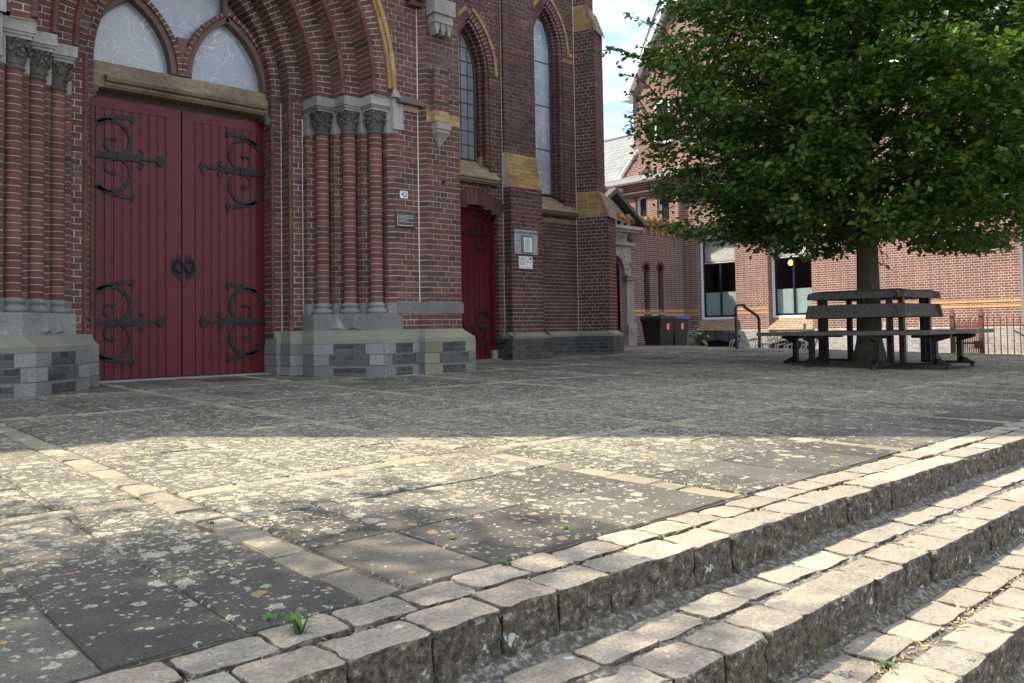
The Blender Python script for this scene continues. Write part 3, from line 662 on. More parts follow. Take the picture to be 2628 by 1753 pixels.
# --- columns: brick drums on stone bases, carved capitals
shared = None
def capital_leaves(mb, cx, cy, z0, z1, r0_, r1_, ph=0):
    for tier, (za, zb, rr, nl) in enumerate(((z0, z0+0.62*(z1-z0), r0_, 8), (z0+0.3*(z1-z0), z1, r0_*1.1, 8))):
        for i in range(nl):
            a = 2*math.pi*(i + 0.5*tier)/nl + ph; ca, sa = math.cos(a), math.sin(a); tx, ty = -sa, ca
            prof = [(rr*0.95, za, 0.030), (rr*1.06, za+(zb-za)*0.45, 0.040), (rr*1.32, za+(zb-za)*0.8, 0.036), (rr*1.58, zb-0.008, 0.024), (rr*1.50, zb-0.038, 0.012)]
            v = []
            for r, z, wd in prof: v += [(cx+ca*r - tx*wd, cy+sa*r - ty*wd, z), (cx+ca*(r+0.014), cy+sa*(r+0.014), z+0.004), (cx+ca*r + tx*wd, cy+sa*r + ty*wd, z)]
            f_ = [(j*3+k, j*3+k+1, (j+1)*3+k+1, (j+1)*3+k) for j in range(len(prof)-1) for k in range(2)]
            mb.add(v, f_, None, True)
            for _ in range(2):   # curled bosses
                b_ = rr*random.uniform(1.25, 1.5); aa = a + random.uniform(-.3, .3); zc = random.uniform(za+0.05, zb-0.01)
                mb.lathe([(0.001, zc-0.018), (0.013, zc-0.012), (0.019, zc), (0.013, zc+0.012), (0.001, zc+0.018)], cx+math.cos(aa)*b_, cy+math.sin(aa)*b_, 7, None, True, False)
drum = MB(); drum.lathe([(0.0765, 0.0025), (0.0765, PITCH_Z-0.0025)], 0, 0, 26, 0.0, True, False)
drum_me = None
for s in (1, -1):
    for i, (cx, cy) in enumerate(COLS):
        X = cx if s == 1 else mx_(cx)
        c_ = MB(); c_.lathe([(0.0748, 0.83), (0.0748, 2.80)], X, cy, 26, 0.5, True)
        colo = c_.build('column', 'mortar', church)
        nd = int(math.ceil((2.80-0.835)/PITCH_Z))
        for k in range(nd):
            if drum_me is None: o = drum.build('brick_drum', 'brick_shaft', colo); drum_me = o.data
            else: o = bpy.data.objects.new('brick_drum', drum_me); COL.objects.link(o); o.parent = colo
            o.location = Vector((X, cy, 0.835 + k*PITCH_Z)) - church.location - colo.location
            o.rotation_euler = (0, 0, random.uniform(0, 6.28))
        bs = MB(); bs.lathe([(0.105, 0.705), (0.125, 0.722), (0.128, 0.742), (0.112, 0.758), (0.092, 0.768), (0.088, 0.785), (0.10, 0.795), (0.104, 0.81), (0.09, 0.828), (0.076, 0.835)], X, cy, 20); bs.build('column_base', 'bluestone', church)
        cp = MB(); cp.lathe([(0.078, 2.785), (0.092, 2.795), (0.095, 2.812), (0.082, 2.825), (0.074, 2.84), (0.080, 2.92), (0.11, 3.0), (0.13, 3.045)], X, cy, 16)
        capital_leaves(cp, X, cy, 2.83, 3.045, 0.080, 0.12, i); cp.build('capital', 'carved_stone', church)
        ab = MB()
        for d, z0, z1 in ((0.118, 3.045, 3.075), (0.132, 3.075, 3.10), (0.145, 3.10, 3.205)): ab.box(X-d, X+d, cy-d, cy+0.25, z0, z1); ab.box(X-d+0.003 if s == 1 else X-0.25, X+0.25 if s == 1 else X+d-0.003, cy-d+0.003, cy+d, z0+0.001+0.0006*i, z1-0.001-0.0006*i)
        ab.build('abacus', 'pale_stone', church)
    f = (lambda x: x) if s == 1 else mx_
    bk = MB(); poly = [(f(x), y) for x, y in [(4.672, 8.604), (4.672, 8.495), (4.895, 8.495), (4.895, 8.275), (5.12, 8.275), (5.12, 8.05), (5.34, 8.05), (5.34, 7.855), (5.415, 7.795), (5.47, 7.795), (5.47, 8.604)]]
    bk.plan(poly if s == 1 else poly[::-1], 2.80, 3.05); bk.build('capital_backing', 'pale_stone', church)
    ab = MB(); ab.box(min(f(5.38), f(5.52)), max(f(5.38), f(5.52)), 7.772, 7.95, 2.84, 3.205); ab.build('abacus_end', 'pale_stone', church)
    sb = MB(); poly = [(f(x), y) for x, y in [(4.66, 8.604), (4.66, 8.36), (4.72, 8.30), (5.12, 7.88), (5.22, 7.797), (5.50, 7.797), (5.50, 8.604)]]
    sb.plan(poly if s == 1 else poly[::-1], 0.52, 0.71)
    poly = [(f(x), y) for x, y in [(4.665, 8.604), (4.665, 8.495), (4.895, 8.495), (4.895, 8.275), (5.12, 8.275), (5.12, 8.05), (5.34, 8.05), (5.34, 7.855), (5.41, 7.79), (5.50, 7.79), (5.50, 8.604)]]
    sb.plan(poly if s == 1 else poly[::-1], 0.709, 0.832)
    for t in (0.33, 0.66):      # pyramid spurs between the bases
        px_, py_ = 4.72 + 0.40*t, 8.30 - 0.42*t
        v = [(f(px_+dx), py_+dy, z) for dx, dy, z in ((-0.06, 0.05, 0.52), (0.05, -0.06, 0.52), (0.06, 0.06, 0.71), (-0.035, -0.035, 0.60), (-0.02, -0.02, 0.71))]
        sb.add([(f(px_-0.06), py_+0.063, 0.53), (f(px_+0.06), py_-0.063, 0.53), (f(px_), py_, 0.705), (f(px_-0.018), py_-0.018, 0.555)], [(0, 1, 3), (1, 2, 3), (2, 0, 3)])
    sb.build('sub_base', 'bluestone', church)
    bd = MB(); poly = [(f(x), y) for x, y in [(5.42, 7.785), (5.738, 7.785), (5.79, 7.684), (6.315, 7.684), (6.315, 7.80), (5.42, 7.86)]]; bd.plan(poly if s == 1 else poly[::-1], 0.705, 0.838)
    bd.build('stone_band', 'bluestone', church)
# --- stone corbels and the stepped brick corbel high on the pier
def corbel(x, z, mat, sc_=1.0, Y=7.70):
    t = MB(); w_ = 0.105*sc_
    t.box(x-w_, x+w_, Y-0.12*sc_, Y+0.01, z-0.055*sc_, z+0.02*sc_)
    t.prism([(x-w_*0.92, z-0.055*sc_), (x+w_*0.92, z-0.055*sc_), (x+w_*0.86, z-0.095*sc_), (x-w_*0.86, z-0.095*sc_)][::-1], Y-0.10*sc_, Y)
    t.add([(x-w_*0.95, Y-0.11*sc_, z-0.095*sc_), (x+w_*0.95, Y-0.11*sc_, z-0.095*sc_), (x+w_*0.95, Y, z-0.095*sc_), (x-w_*0.95, Y, z-0.095*sc_), (x-w_*0.62, Y-0.06*sc_, z-0.16*sc_), (x+w_*0.62, Y-0.06*sc_, z-0.16*sc_), (x+w_*0.62, Y, z-0.16*sc_), (x-w_*0.62, Y, z-0.16*sc_), (x, Y-0.005, z-0.27*sc_)],
          [(0, 1, 5, 4), (1, 2, 6, 5), (3, 0, 4, 7), (0, 3, 2, 1), (4, 5, 8), (5, 6, 8), (7, 4, 8)])
    return t.build('corbel', mat, church)
corbel(CB[0], CB[1], 'pale_stone'); corbel(mx_(CB[0]), CB[1], 'pale_stone')
for s in (1, -1):
    x = CB[0] if s == 1 else mx_(CB[0])
    t = MB(); z = xz(1140, 78, 7.70)[1]
    t.box(x-0.16, x+0.16, 7.54, 7.70, z+0.12, z+0.30); t.box(x-0.135, x+0.135, 7.565, 7.70, z+0.02, z+0.12)
    for i in range(3): t.prism([(x-0.13+0.09*i, z+0.02), (x-0.05+0.09*i, z+0.02), (x-0.075+0.09*i, z-0.12), (x-0.105+0.09*i, z-0.12)][::-1], 7.58, 7.70)
    t.box(x-0.10, x+0.10, 7.60, 7.70, z-0.05, z+0.02); t.build('corbel', 'pale_stone', church)
    xb = xz(1055, 22, 7.74)[0]; xb = xb if s == 1 else mx_(xb)
    for i in range(3): rec('portal_wall', [(xb-0.10+0.04*i, 7.66+0.03*i, 4.47-0.064*i), (xb+0.14, 7.66+0.03*i, 4.47-0.064*i), (xb+0.14, 7.66+0.03*i, 4.525-0.064*i), (xb-0.10+0.04*i, 7.66+0.03*i, 4.525-0.064*i), (xb-0.10+0.04*i, 7.80, 4.47-0.064*i), (xb+0.14, 7.80, 4.47-0.064*i), (xb+0.14, 7.80, 4.525-0.064*i), (xb-0.10+0.04*i, 7.80, 4.525-0.064*i)], 'brick_brown')
    # sloping string course between the hood and the pier
    f = (lambda q: q) if s == 1 else mx_
    t = MB(); v = [(f(5.42), 7.805, 3.26), (f(5.77), 7.805, 3.26), (f(5.77), 7.70, 3.17), (f(5.42), 7.70, 3.17), (f(5.42), 7.70, 3.145), (f(5.77), 7.70, 3.145), (f(5.77), 7.805, 3.145), (f(5.42), 7.805, 3.145)]
    t.add(v, [(0, 1, 2, 3), (3, 2, 5, 4), (4, 5, 6, 7), (0, 3, 4, 7), (1, 6, 5, 2)]); t.build('string_course', 'carved_stone', church)
    lay('portal_wall', (0, 7.775), (1, 0), min(f(5.44), f(5.75)), max(f(5.44), f(5.75)), 3.08, 3.145, 'brick_yellow')
    t = MB(); t.add([(f(5.36), 7.74, 3.20), (f(5.36), 7.74, 3.34), (f(5.47), 7.72, 3.20), (f(5.40), 7.80, 3.36), (f(5.50), 7.80, 3.2), (f(5.36), 7.8, 3.2)], [(0, 2, 1), (1, 2, 3), (2, 4, 3), (0, 1, 3, 5)]); t.build('hood_stop', 'pale_stone', church)
# --- plinth
PA = [(4.39, 9.3), (4.39, 8.72), (4.43, 8.70), (4.43, 8.47), (4.585, 8.47), (4.585, 8.22), (5.145, 7.66), (5.63, 7.66), (5.63, 7.56), (6.39, 7.56), (6.39, 9.4)]
PB = [(4.40, 9.3), (4.40, 8.805), (4.505, 8.80), (4.505, 8.60), (4.66, 8.60), (4.66, 8.36), (5.22, 7.80), (5.74, 7.80), (5.74, 7.70), (6.30, 7.70), (6.30, 9.4)]
def stone_face(key, xa, ya, xb, yb, panel=None, ztop=0.372, mossy=False):
    l = math.hypot(xb-xa, yb-ya); U = ((xb-xa)/l, (yb-ya)/l); zs = [-0.02, 0.125, 0.25, ztop]; Nx, Ny = U[1], -U[0]
    for k in range(3):
        cuts = [0.0, l]
        if panel:
            pa_, pb_ = panel; e = 0.045 if k % 2 == 1 else 0.0; segs = [(0.0, pa_ - e + 0.02), (pb_ + e - 0.02, l)]
            lay(key, (xa, ya), U, pa_ - e + 0.026, pb_ + e - 0.026, zs[k]+0.004, zs[k+1]-0.003, 'brick_black', pitch=0.0615, zbase=zs[k]+0.002, stretch=0.2, mortar=False, depth=0.02)
        else: segs = [(0.0, l)]
        for a, b in segs:
            if b - a < 0.02: continue
            j = random.uniform(0.0, 0.004)
            fr = [(xa+U[0]*u + Nx*j, ya+U[1]*u + Ny*j, z) for u, z in ((a+0.001, zs[k]+0.004), (b-0.002, zs[k]+0.004), (b-0.002, zs[k+1]-0.003), (a+0.001, zs[k+1]-0.003))]
            rec(key, fr + [(x-Nx*0.03, y-Ny*0.03, z) for x, y, z in fr], 'mossy_stone' if mossy else 'bluestone', 'stone_block')
PAN = {5: (0.20, 0.60), 6: (0.14, 0.41), 8: (0.24, 0.62), 3: None}
for s in (1, -1):
    pa_ = PA if s == 1 else [(mx_(x), y) for x, y in PA][::-1]; pb_ = PB if s == 1 else [(mx_(x), y) for x, y in PB][::-1]
    pi_ = [(x + (0.008 if s == 1 else -0.008), y + 0.008) for x, y in pa_]
    t = MB(); loft(t, pi_, -0.1, pi_, 0.372, False); t.build('plinth_core', 'mortar_dark', church)
    t = MB(); loft(t, pa_, 0.372, pa_, 0.42, False); loft(t, pa_, 0.42, pb_, 0.525, True); t.build('plinth_cap', 'mossy_stone' if s == 1 else 'mossy_stone', church)
    for i in range(10):
        (xa, ya), (xb, yb) = pa_[i], pa_[i+1]; k = i if s == 1 else 9-i; pn = PAN.get(k)
        if pn and s == -1: l = math.hypot(xb-xa, yb-ya); pn = (l-pn[1], l-pn[0])
        stone_face('plinth', xa, ya, xb, yb, pn, mossy=(k == 8))
# --- door head, tympanum window
ln = MB(); ln.prism([(2.34, 2.90), (2.44, 2.90), (2.44, 3.02), (2.62, 3.06), (4.24, 3.06), (4.42, 3.02), (4.42, 2.90), (4.52, 2.90), (4.52, 3.235), (2.34, 3.235)], 8.90, 9.12); 
ln.prism([(2.34, 3.235), (4.52, 3.235), (4.52, 3.325), (2.34, 3.325)], 8.935, 9.12); ln.build('lintel', 'sandstone', church, bevel=0.006)
md = MB(); pr = [(8.90, 3.185), (8.835, 3.17), (8.815, 3.14), (8.835, 3.11), (8.88, 3.10), (8.87, 3.075), (8.90, 3.05)]
md.prismx(pr, 2.60, 4.34); md.build('lintel_moulding', 'sandstone', church)
for s in (1, -1):
    f = (lambda q: q) if s == 1 else mx_
    t = MB(); t.lathe([(0.055, 2.93), (0.062, 2.945), (0.062, 3.0), (0.055, 3.02)], f(4.40), 8.90, 12); t.box(min(f(4.33), f(4.47)), max(f(4.33), f(4.47)), 8.86, 9.0, 2.985, 3.05); t.build('lintel_corbel', 'carved_stone', church)
win = empty('window', (0, 0, 0), church); win.location = (0, 0, 0)
win.location = -church.location
def arcpts(x_edge, apex_x, z0, zap, n=14):
    a = abs(apex_x - x_edge); h = zap - z0; R = (a*a + h*h)/(2*a); sgn = 1 if apex_x > x_edge else -1; cx = x_edge + sgn*R
    th = math.asin(h/R); return [(cx - sgn*R*math.cos(th*i/n), z0 + R*math.sin(th*i/n)) for i in range(n+1)]
def pane(name, poly, Y, mat, parent, th=0.01):
    t = MB(); t.prism(poly, Y, Y+th); return t.build(name, mat, parent)
def child_of_abs(o): pass
lights = [(2.407, 3.335, 2.871), (3.458, 4.393, 3.915)]
for xa, xb, ap in lights:
    L_ = arcpts(xa, ap, 3.335, 4.11); R_ = arcpts(xb, ap, 3.335, 4.11)
    pane('pane', L_ + R_[::-1][1:], 9.045, 'portal_glass', win)
    t = MB()
    for A in (L_, R_):
        t.ribbon(A, 0.10, 9.06, 0.13)
    t.build('tracery_bar', 'tracery', win)
    t = MB(); t.ribbon([(x + (0.006 if A is L_ else -0.006), z) for A in (L_,) for x, z in A], 0.02, 9.05, 0.02); t.ribbon([(x-0.006, z) for x, z in R_], 0.02, 9.05, 0.02); t.build('glazing_edge', 'plaster', win)
# brick ribs over the two lights (voussoirs) and the glass above
for xa, xb, ap in lights:
    for xe, mir in ((xa, False), (xb, True)):
        a = abs(ap-xe); h = 4.11-3.335; R = (a*a+h*h)/(2*a); th = math.asin(h/R); sgn = 1 if ap > xe else -1; cx = xe + sgn*R
        if sgn == -1: ring('tracery_ribs', cx, 3.335, R+0.012, R+0.062, 8.90, 9.0, 'brick_shaft', 0.0, th, None, split=False)
        else: ring('tracery_ribs', 2*XC - cx, 3.335, R+0.012, R+0.062, 8.90, 9.0, 'brick_shaft', 0.0, th, XC, split=False)
big = [(ACX + 1.60*math.cos(t_), SPZ + 0.08 + 1.60*math.sin(t_)) for t_ in np.linspace(0, a_end(1.6), 20)]; bigl = [(mx_(x), z) for x, z in big][::-1]
pane('pane', [(bigl[-1][0], 3.33)] + [(mx_(x), z) for x, z in big] + big[::-1][1:], 9.085, 'portal_glass', win)
t = MB()
for ap in (2.871, 3.915): t = MB(); t.ribbon([(ap, 4.14), (ap, 4.7)], 0.05, 9.08, 0.10); t.build('mullion', 'tracery', win)
t = MB(); t.ribbon([(3.395, 3.33), (3.395, 3.75)], 0.105, 9.06, 0.14); t.build('mullion', 'tracery', win)
for (cx_, cy_, z0_, z1_) in ((4.507, 8.81, 0.52, 3.2), (4.67, 8.604, 0.52, 3.0), (4.90, 8.50, 0.84, 2.8), (5.125, 8.28, 0.84, 2.8), (5.345, 8.055, 0.84, 2.8), (5.742, 7.80, 0.84, 6.0), (8.545, 9.40, 0.45, 7.6), (11.10, 10.20, 0.45, 8.0)):
    t = MB(); t.box(cx_-0.008, cx_+0.004, cy_-0.009, cy_+0.004, z0_, z1_); t.build('corner_joint', 'mortar', church)
bw_ = MB(); bw_.box(1.9, 5.0, 9.10, 9.3, -0.05, 5.9); bw_.build('back_wall', 'room_dark', church)
sl = MB(); sl.box(2.44, 4.42, 8.86, 9.12, -0.08, 0.045); sl.build('threshold', 'bluestone', church, bevel=0.006)

# --- doors -----------------------------------------------------------
def spiral(cx, cz, r0_, r1_, a0, a1, n=22): return [(cx + (r0_+(r1_-r0_)*i/n)*math.cos(a0+(a1-a0)*i/n), cz + (r0_+(r1_-r0_)*i/n)*math.sin(a0+(a1-a0)*i/n)) for i in range(n+1)]
def hinge(parent, xh, zc, sgn, Y, S=1.0):
    """wrought iron strap with mirrored scrolls; xh hinge side, sgn direction into the leaf"""
    t = MB(); th = 0.012
    def T(p): return [(xh + sgn*S*a, zc + S*b) for a, b in p]
    t.ribbon(T([(0.0, 0), (0.46, 0)]), 0.062*S, Y, th*1.5); t.ribbon(T([(0.46, 0), (0.52, 0), (0.64, 0)]), [0.05*S, 0.024*S, 0.024*S], Y, th*1.3)
    for sx in (0.0, 0.028): t.prism([(q[0], q[1]) for q in T([(0.70+0.04-sx, 0), (0.705-sx, 0.035), (0.67-sx, 0), (0.705-sx, -0.035)])][::sgn], Y-th*(1.4+sx*8), Y)
    for s2 in (1, -1):
        t.prism(T([(0.70, 0.062*s2), (0.672, 0.036*s2), (0.70, 0.012*s2), (0.728, 0.036*s2)])[::sgn*s2], Y-th*1.5, Y)
        t.ribbon(T([(0.46, 0.02*s2), (0.50, 0.03*s2), (0.53, 0.055*s2), (0.515, 0.085*s2), (0.49, 0.08*s2)]), [0.03*S, 0.024*S, 0.02*S, 0.02*S, 0.026*S], Y, th)
        A = [(0.30, 0.03*s2)]                              # big scroll: leaves the strap, swells out and returns to the hinge edge
        A += [(0.27 + 0.135*math.cos(a), (0.165 + 0.150*math.sin(a))*s2) for a in np.linspace(-1.35, 0.0, 9)]
        A += [(0.225 + 0.18*math.cos(a), (0.165 + 0.18*math.sin(a))*s2) for a in np.linspace(0.12, 2.45, 16)]
        A += [(0.035, 0.225*s2), (0.012, 0.14*s2)]
        t.ribbon(T(A), [0.022*S]*6 + [0.034*S]*(len(A)-12) + [0.044*S]*6, Y, th)
        inner = [(0.30, 0.035*s2)] + [(0.245 + q*math.cos(a), (0.125 + q*math.sin(a))*s2) for a, q in zip(np.linspace(-1.1, -4.9, 20), np.linspace(0.10, 0.042, 20))]
        t.ribbon(T(inner), [0.02*S]*len(inner), Y, th)
        e = inner[-1]
        for da in (0, 2.1, 4.2): t.prism([(xh + sgn*S*(e[0] + 0.012*math.cos(da) + 0.014*math.cos(b)), zc + S*(e[1] + s2*(0.012*math.sin(da) + 0.014*math.sin(b)))) for b in np.linspace(0, 5.24, 6)], Y-th*1.2, Y)
        B = [(0.10, 0.315*s2), (0.19, 0.36*s2), (0.30, 0.385*s2), (0.385, 0.392*s2), (0.425, 0.388*s2)]
        t.ribbon(T(B), [0.03*S, 0.032*S, 0.034*S, 0.036*S, 0.06*S], Y, th)
        t.prism(T([(0.425, 0.43*s2), (0.40, 0.388*s2), (0.425, 0.347*s2), (0.452, 0.388*s2)])[::sgn*s2], Y-th*1.1, Y)
        for px_, pz_ in ((0.12, 0.33), (0.28, 0.385), (0.42, 0.389), (0.225, 0.345), (0.40, 0.18), (0.36, 0.29), (0.04, 0.23)):   # rivets
            q = T([(px_, pz_*s2)])[0]; r = 0.0095*S
            t.add([(q[0]+r*math.cos(a), Y-th, q[1]+r*math.sin(a)) for a in np.linspace(0, 5.24, 6)] + [(q[0], Y-th-0.010*S, q[1])], [(i, (i+1) % 6, 6) for i in range(6)])
    t.ribbon(T([(0.285, -0.045), (0.285, 0.045)]), 0.014*S, Y, th*2.2)
    return t.build('hinge', 'iron', parent)
YD = 9.02
def door_leaf(x0, x1, z0, z1, Y, stile_side, npl=10, stile=0.30, mat='door_paint', top=0.12, arch=None):
    d = empty('door', (0, 0, 0), church); d.location = -church.location
    bk = MB(); bk.box(x0, x1, Y+0.012, Y+0.06, z0, z1 if not arch else arch(max(x0, min(x1, (x0+x1)/2)))); bk.build('door_backing', 'plain_red_wood', d)
    xs = x0 if stile_side > 0 else x0 + stile; xe = x1 - stile if stile_side > 0 else x1; w_ = (xe-xs)/npl
    for k in range(npl):
        a, b = xs + k*w_, xs + (k+1)*w_; zt = min(arch(a), arch(b)) if arch else z1 - top
        t = MB(); t.box(a+0.008, b-0.016, Y, Y+0.04, z0, zt - 0.002 if arch else z1-0.004); t.build('door_plank', mat, d, bevel=0.003)
        t = MB(); t.box(b-0.011, b+0.003, Y+0.008, Y+0.04, z0+0.002, zt-0.004); t.build('bead', mat, d)
    a, b = (xe, x1) if stile_side > 0 else (x0, xs)
    t = MB(); zt = min(arch(a), arch(b)) if arch else z1; t.box(a+0.002, b-0.002, Y-0.004, Y+0.04, z0, zt-0.003); t.build('stile', mat, d, bevel=0.004)
    if not arch:
        t = MB(); t.box(x0+0.002, x1-0.002, Y-0.003, Y+0.02, z1-top, z1-0.002); t.build('top_rail', mat, d, bevel=0.003)
    return d
dl = door_leaf(2.452, 3.424, 0.05, 2.985, YD, 1, 9, 0.165); dr = door_leaf(3.432, 4.408, 0.05, 2.985, YD, -1, 9, 0.14)
for zc in (xz(290, 400, YD)[1], xz(290, 827, YD)[1]):
    hinge(dl, 2.455, zc, 1, YD-0.002, 1.07); hinge(dr, 4.405, zc, -1, YD-0.002, 1.07)
for d, x, s in ((dl, 3.375, -1), (dr, 3.52, 1)):         # ring handles on fretted plates
    z = xz(450, 686, YD)[1]; t = MB()
    pl_ = [(-0.05, 0.10), (-0.02, 0.085), (0.0, 0.15), (0.02, 0.10), (0.045, 0.16), (0.055, 0.02), (0.05, -0.10), (0.035, -0.17), (0.015, -0.14), (0.0, -0.10), (-0.03, -0.10), (-0.055, -0.06), (-0.06, 0.02)]
    t.prism([(x + (a if s < 0 else -a), z + b) for a, b in pl_][::(1 if s > 0 else -1)], YD-0.012, YD-0.005)
    P = [(x - s*0.012 + 0.05*math.cos(a), YD-0.035+0.012*math.sin(a), z + 0.01 + 0.062*math.sin(a)) for a in np.linspace(0, 2*math.pi, 21)]
    t.tube(P, 0.010, 7); t.lathe([(0.015, z+0.055), (0.02, z+0.07), (0.015, z+0.085)], x - s*0.012, YD-0.025, 8); t.build('ring_handle', 'iron', d)

# --- small door, lancet window and the wall that holds them -------------
YW = 9.40; WX = 7.90; DC = 7.985
def seg_arch(hw, zs_, rise):
    R = (hw*hw + rise*rise)/(2*rise); return lambda x: zs_ - (R-rise) + math.sqrt(max(0, R*R - (x-DC)**2))
da = seg_arch(0.45, 2.24, 0.16); Rs = (0.45**2 + 0.16**2)/(0.32)
def dhole(z):
    if z < 2.24: return [(DC-0.45, DC+0.45)]
    if z < 2.40:
        q = math.sqrt(max(0, Rs*Rs - (z - 2.24 + Rs - 0.16)**2)); return [(DC-q, DC+q)]
    return []
W1S, W1T, W1H = 4.44, 5.25, 0.38                          # lancet: springing, apex, half width of the opening
def lanc(xc, hw, zs_, zt_, z0):
    h = zt_ - zs_; R = (hw*hw + h*h)/(2*hw)
    def f_(z):
        if z < z0 or z > zt_: return []
        if z < zs_: return [(xc-hw, xc+hw)]
        q = math.sqrt(max(0, R*R - (z-zs_)**2)) - (R-hw); return [(xc-q, xc+q)] if q > 0 else []
    return f_, R
lh, R1 = lanc(WX, W1H + 0.02, W1S, W1T+0.06, 2.86)
lay('side_wall', (0, YW), (1, 0), 6.30, 8.55, 0.40, 8.0, 'brick_brown', [dhole, lh])
# soldier arch over the small door
ph_ = math.asin(0.45/Rs)
for k in range(15):
    a0 = math.pi/2 - ph_ - 0.03 + (2*ph_+0.06)*k/15; a1 = math.pi/2 - ph_ - 0.03 + (2*ph_+0.06)*(k+1)/15; cz = 2.24 - (Rs - 0.16)
    P = lambda r, a, Y: (DC + r*math.cos(a), Y, cz + r*math.sin(a))
    r0_, r1_ = Rs, Rs + 0.235
    rec('side_wall', [P(r0_, a1-0.004, YW-0.012), P(r0_, a0+0.004, YW-0.012), P(r1_, a0+0.004, YW-0.012), P(r1_, a1-0.004, YW-0.012), P(r0_, a1-0.004, YW+0.15), P(r0_, a0+0.004, YW+0.15), P(r1_, a0+0.004, YW+0.15), P(r1_, a1-0.004, YW+0.15)], 'brick_brown', 'voussoir')
lay('side_wall', (DC+0.45, YW+0.16), (0, -1), 0, 0.16, 0.40, 2.25, 'brick_brown')       # right reveal faces the door
YS = 9.52
sd_ = door_leaf(DC-0.385, DC+0.385, 0.06, 2.34, YS, 1, 7, 0.02, arch=lambda x: da(x) - 0.05)
fr = MB(); fr.box(DC+0.385, DC+0.45, YS-0.03, YS+0.06, 0.05, 2.24); fr.box(DC-0.45, DC-0.385, YS-0.03, YS+0.06, 0.05, 2.24)
fr.ribbon([(x, da(x)-0.028) for x in np.linspace(DC-0.45, DC+0.45, 15)], 0.06, YS+0.05, 0.08); fr.build('door_frame', 'door_paint', church)
for zc in (xz(1235, 600, YS)[1], xz(1235, 846, YS)[1]): hinge(sd_, DC+0.38, zc, -1, YS-0.002, 0.72)
bk = MB(); bk.box(DC-0.6, DC+0.6, YS+0.07, YS+0.3, 0.0, 2.6); bk.build('back_wall', 'room_dark', church)
t = MB(); t.box(DC-0.47, DC+0.47, YW-0.05, YS+0.05, -0.03, 0.055); t.build('threshold', 'bluestone', church, bevel=0.006)
t = MB(); t.box(DC+0.37, DC+0.455, YS-0.06, YS+0.02, 0.05, 0.19); t.build('frame_foot', 'pale_stone', church)
# lancet 1
def lancet(xc, hw, zs_, zt_, zb, Yw, depth, glass, key, cols, rowh, hood=True, frame='window_lead', gw=None):
    wdw = empty('window', (0, 0, 0), church); wdw.location = -church.location
    h = zt_ - zs_; gw = gw or hw-0.11; gt = zt_ - 0.14
    poly = lambda q, top: [(xc-q, zb)] + [(x, z) for x, z in arcpts(xc-q, xc, zs_, top, 10)] + [(x, z) for x, z in arcpts(xc+q, xc, zs_, top, 10)][::-1][1:] + [(xc+q, zb)]
    Yg = Yw + depth
    pane('pane', poly(gw, gt)[::-1], Yg, glass, wdw)
    t = MB(); fp = poly(gw, gt); t.ribbon(fp, 0.03, Yg+0.005, 0.03); t.build('window_frame', frame, wdw)
    t = MB(); z = zb + rowh
    h2 = gt - zs_; R2 = (gw*gw + h2*h2)/(2*gw)
    while z < gt - 0.05:
        q = gw if z < zs_ else math.sqrt(max(0, R2*R2 - (z-zs_)**2)) - (R2-gw)
        t.box(xc-q, xc+q, Yg-0.012, Yg-0.001, z-0.006, z+0.006); z += rowh
    for i in range(1, cols):
        x = xc - gw + 2*gw*i/cols; o = abs(x-xc); zt2 = zs_ + math.sqrt(max(0, R2*R2 - (R2-gw+o)**2)); t.box(x-0.005, x+0.005, Yg-0.011, Yg-0.002, zb, zt2)
    t.build('glazing_bars', frame, wdw)
    # stepped brick reveal: two orders
    for (qa, qb, ya, yb_) in ((gw+0.012, (gw+hw)/2, Yw+depth*0.5, Yg+0.02), ((gw+hw)/2, hw, Yw+0.012, Yw+depth*0.5)):
        lay(key, (xc+qb, yb_), (0, -1), 0, yb_-ya, zb-0.12, zs_, 'brick_brown') if False else None
        lay(key, (xc+qa, yb_), (0, -1), 0, yb_-ya, zb-0.10, zs_, 'brick_brown'); lay(key, (0, ya), (1, 0), xc+qa, xc+qb+0.01, zb-0.10, zs_, 'brick_brown')
        lay(key, (xc-qa, ya), (0, 1), 0, yb_-ya, zb-0.10, zs_, 'brick_brown'); lay(key, (0, ya), (1, 0), xc-qb-0.01, xc-qa, zb-0.10, zs_, 'brick_brown')
        top = gt + (zt_-gt)*(qa-gw)/(hw-gw)
        a = qa; hh = top - zs_; R = (a*a + hh*hh)/(2*a); th = math.asin(min(1, hh/R))
        ring(key, xc+a-R, zs_, R, R+(qb-qa)+0.006, ya, yb_, 'brick_brown', 0, th, None, split=False)
        ring(key, xc+a-R, zs_, R, R+(qb-qa)+0.006, ya, yb_, 'brick_brown', 0, th, xc, split=False)
    a = hw; hh = zt_ - zs_; R = (a*a+hh*hh)/(2*a); th = math.asin(hh/R)
    for mir in (None, xc):
        ring(key, xc+a-R, zs_, R, R+0.115, Yw-0.008, Yw+0.06, 'brick_brown', 0, th+0.03, mir, split=False)
        if hood: ring(key, xc+a-R, zs_, R+0.118, R+0.175, Yw-0.03, Yw+0.05, 'brick_yellow', 0.0, th+0.03, mir, pitch=0.11, split=False, name='hood_brick')
    return wdw
lancet(WX, W1H, W1S, W1T, 3.14, YW, 0.22, 'leaded_glass', 'side_wall', 4, 0.215)
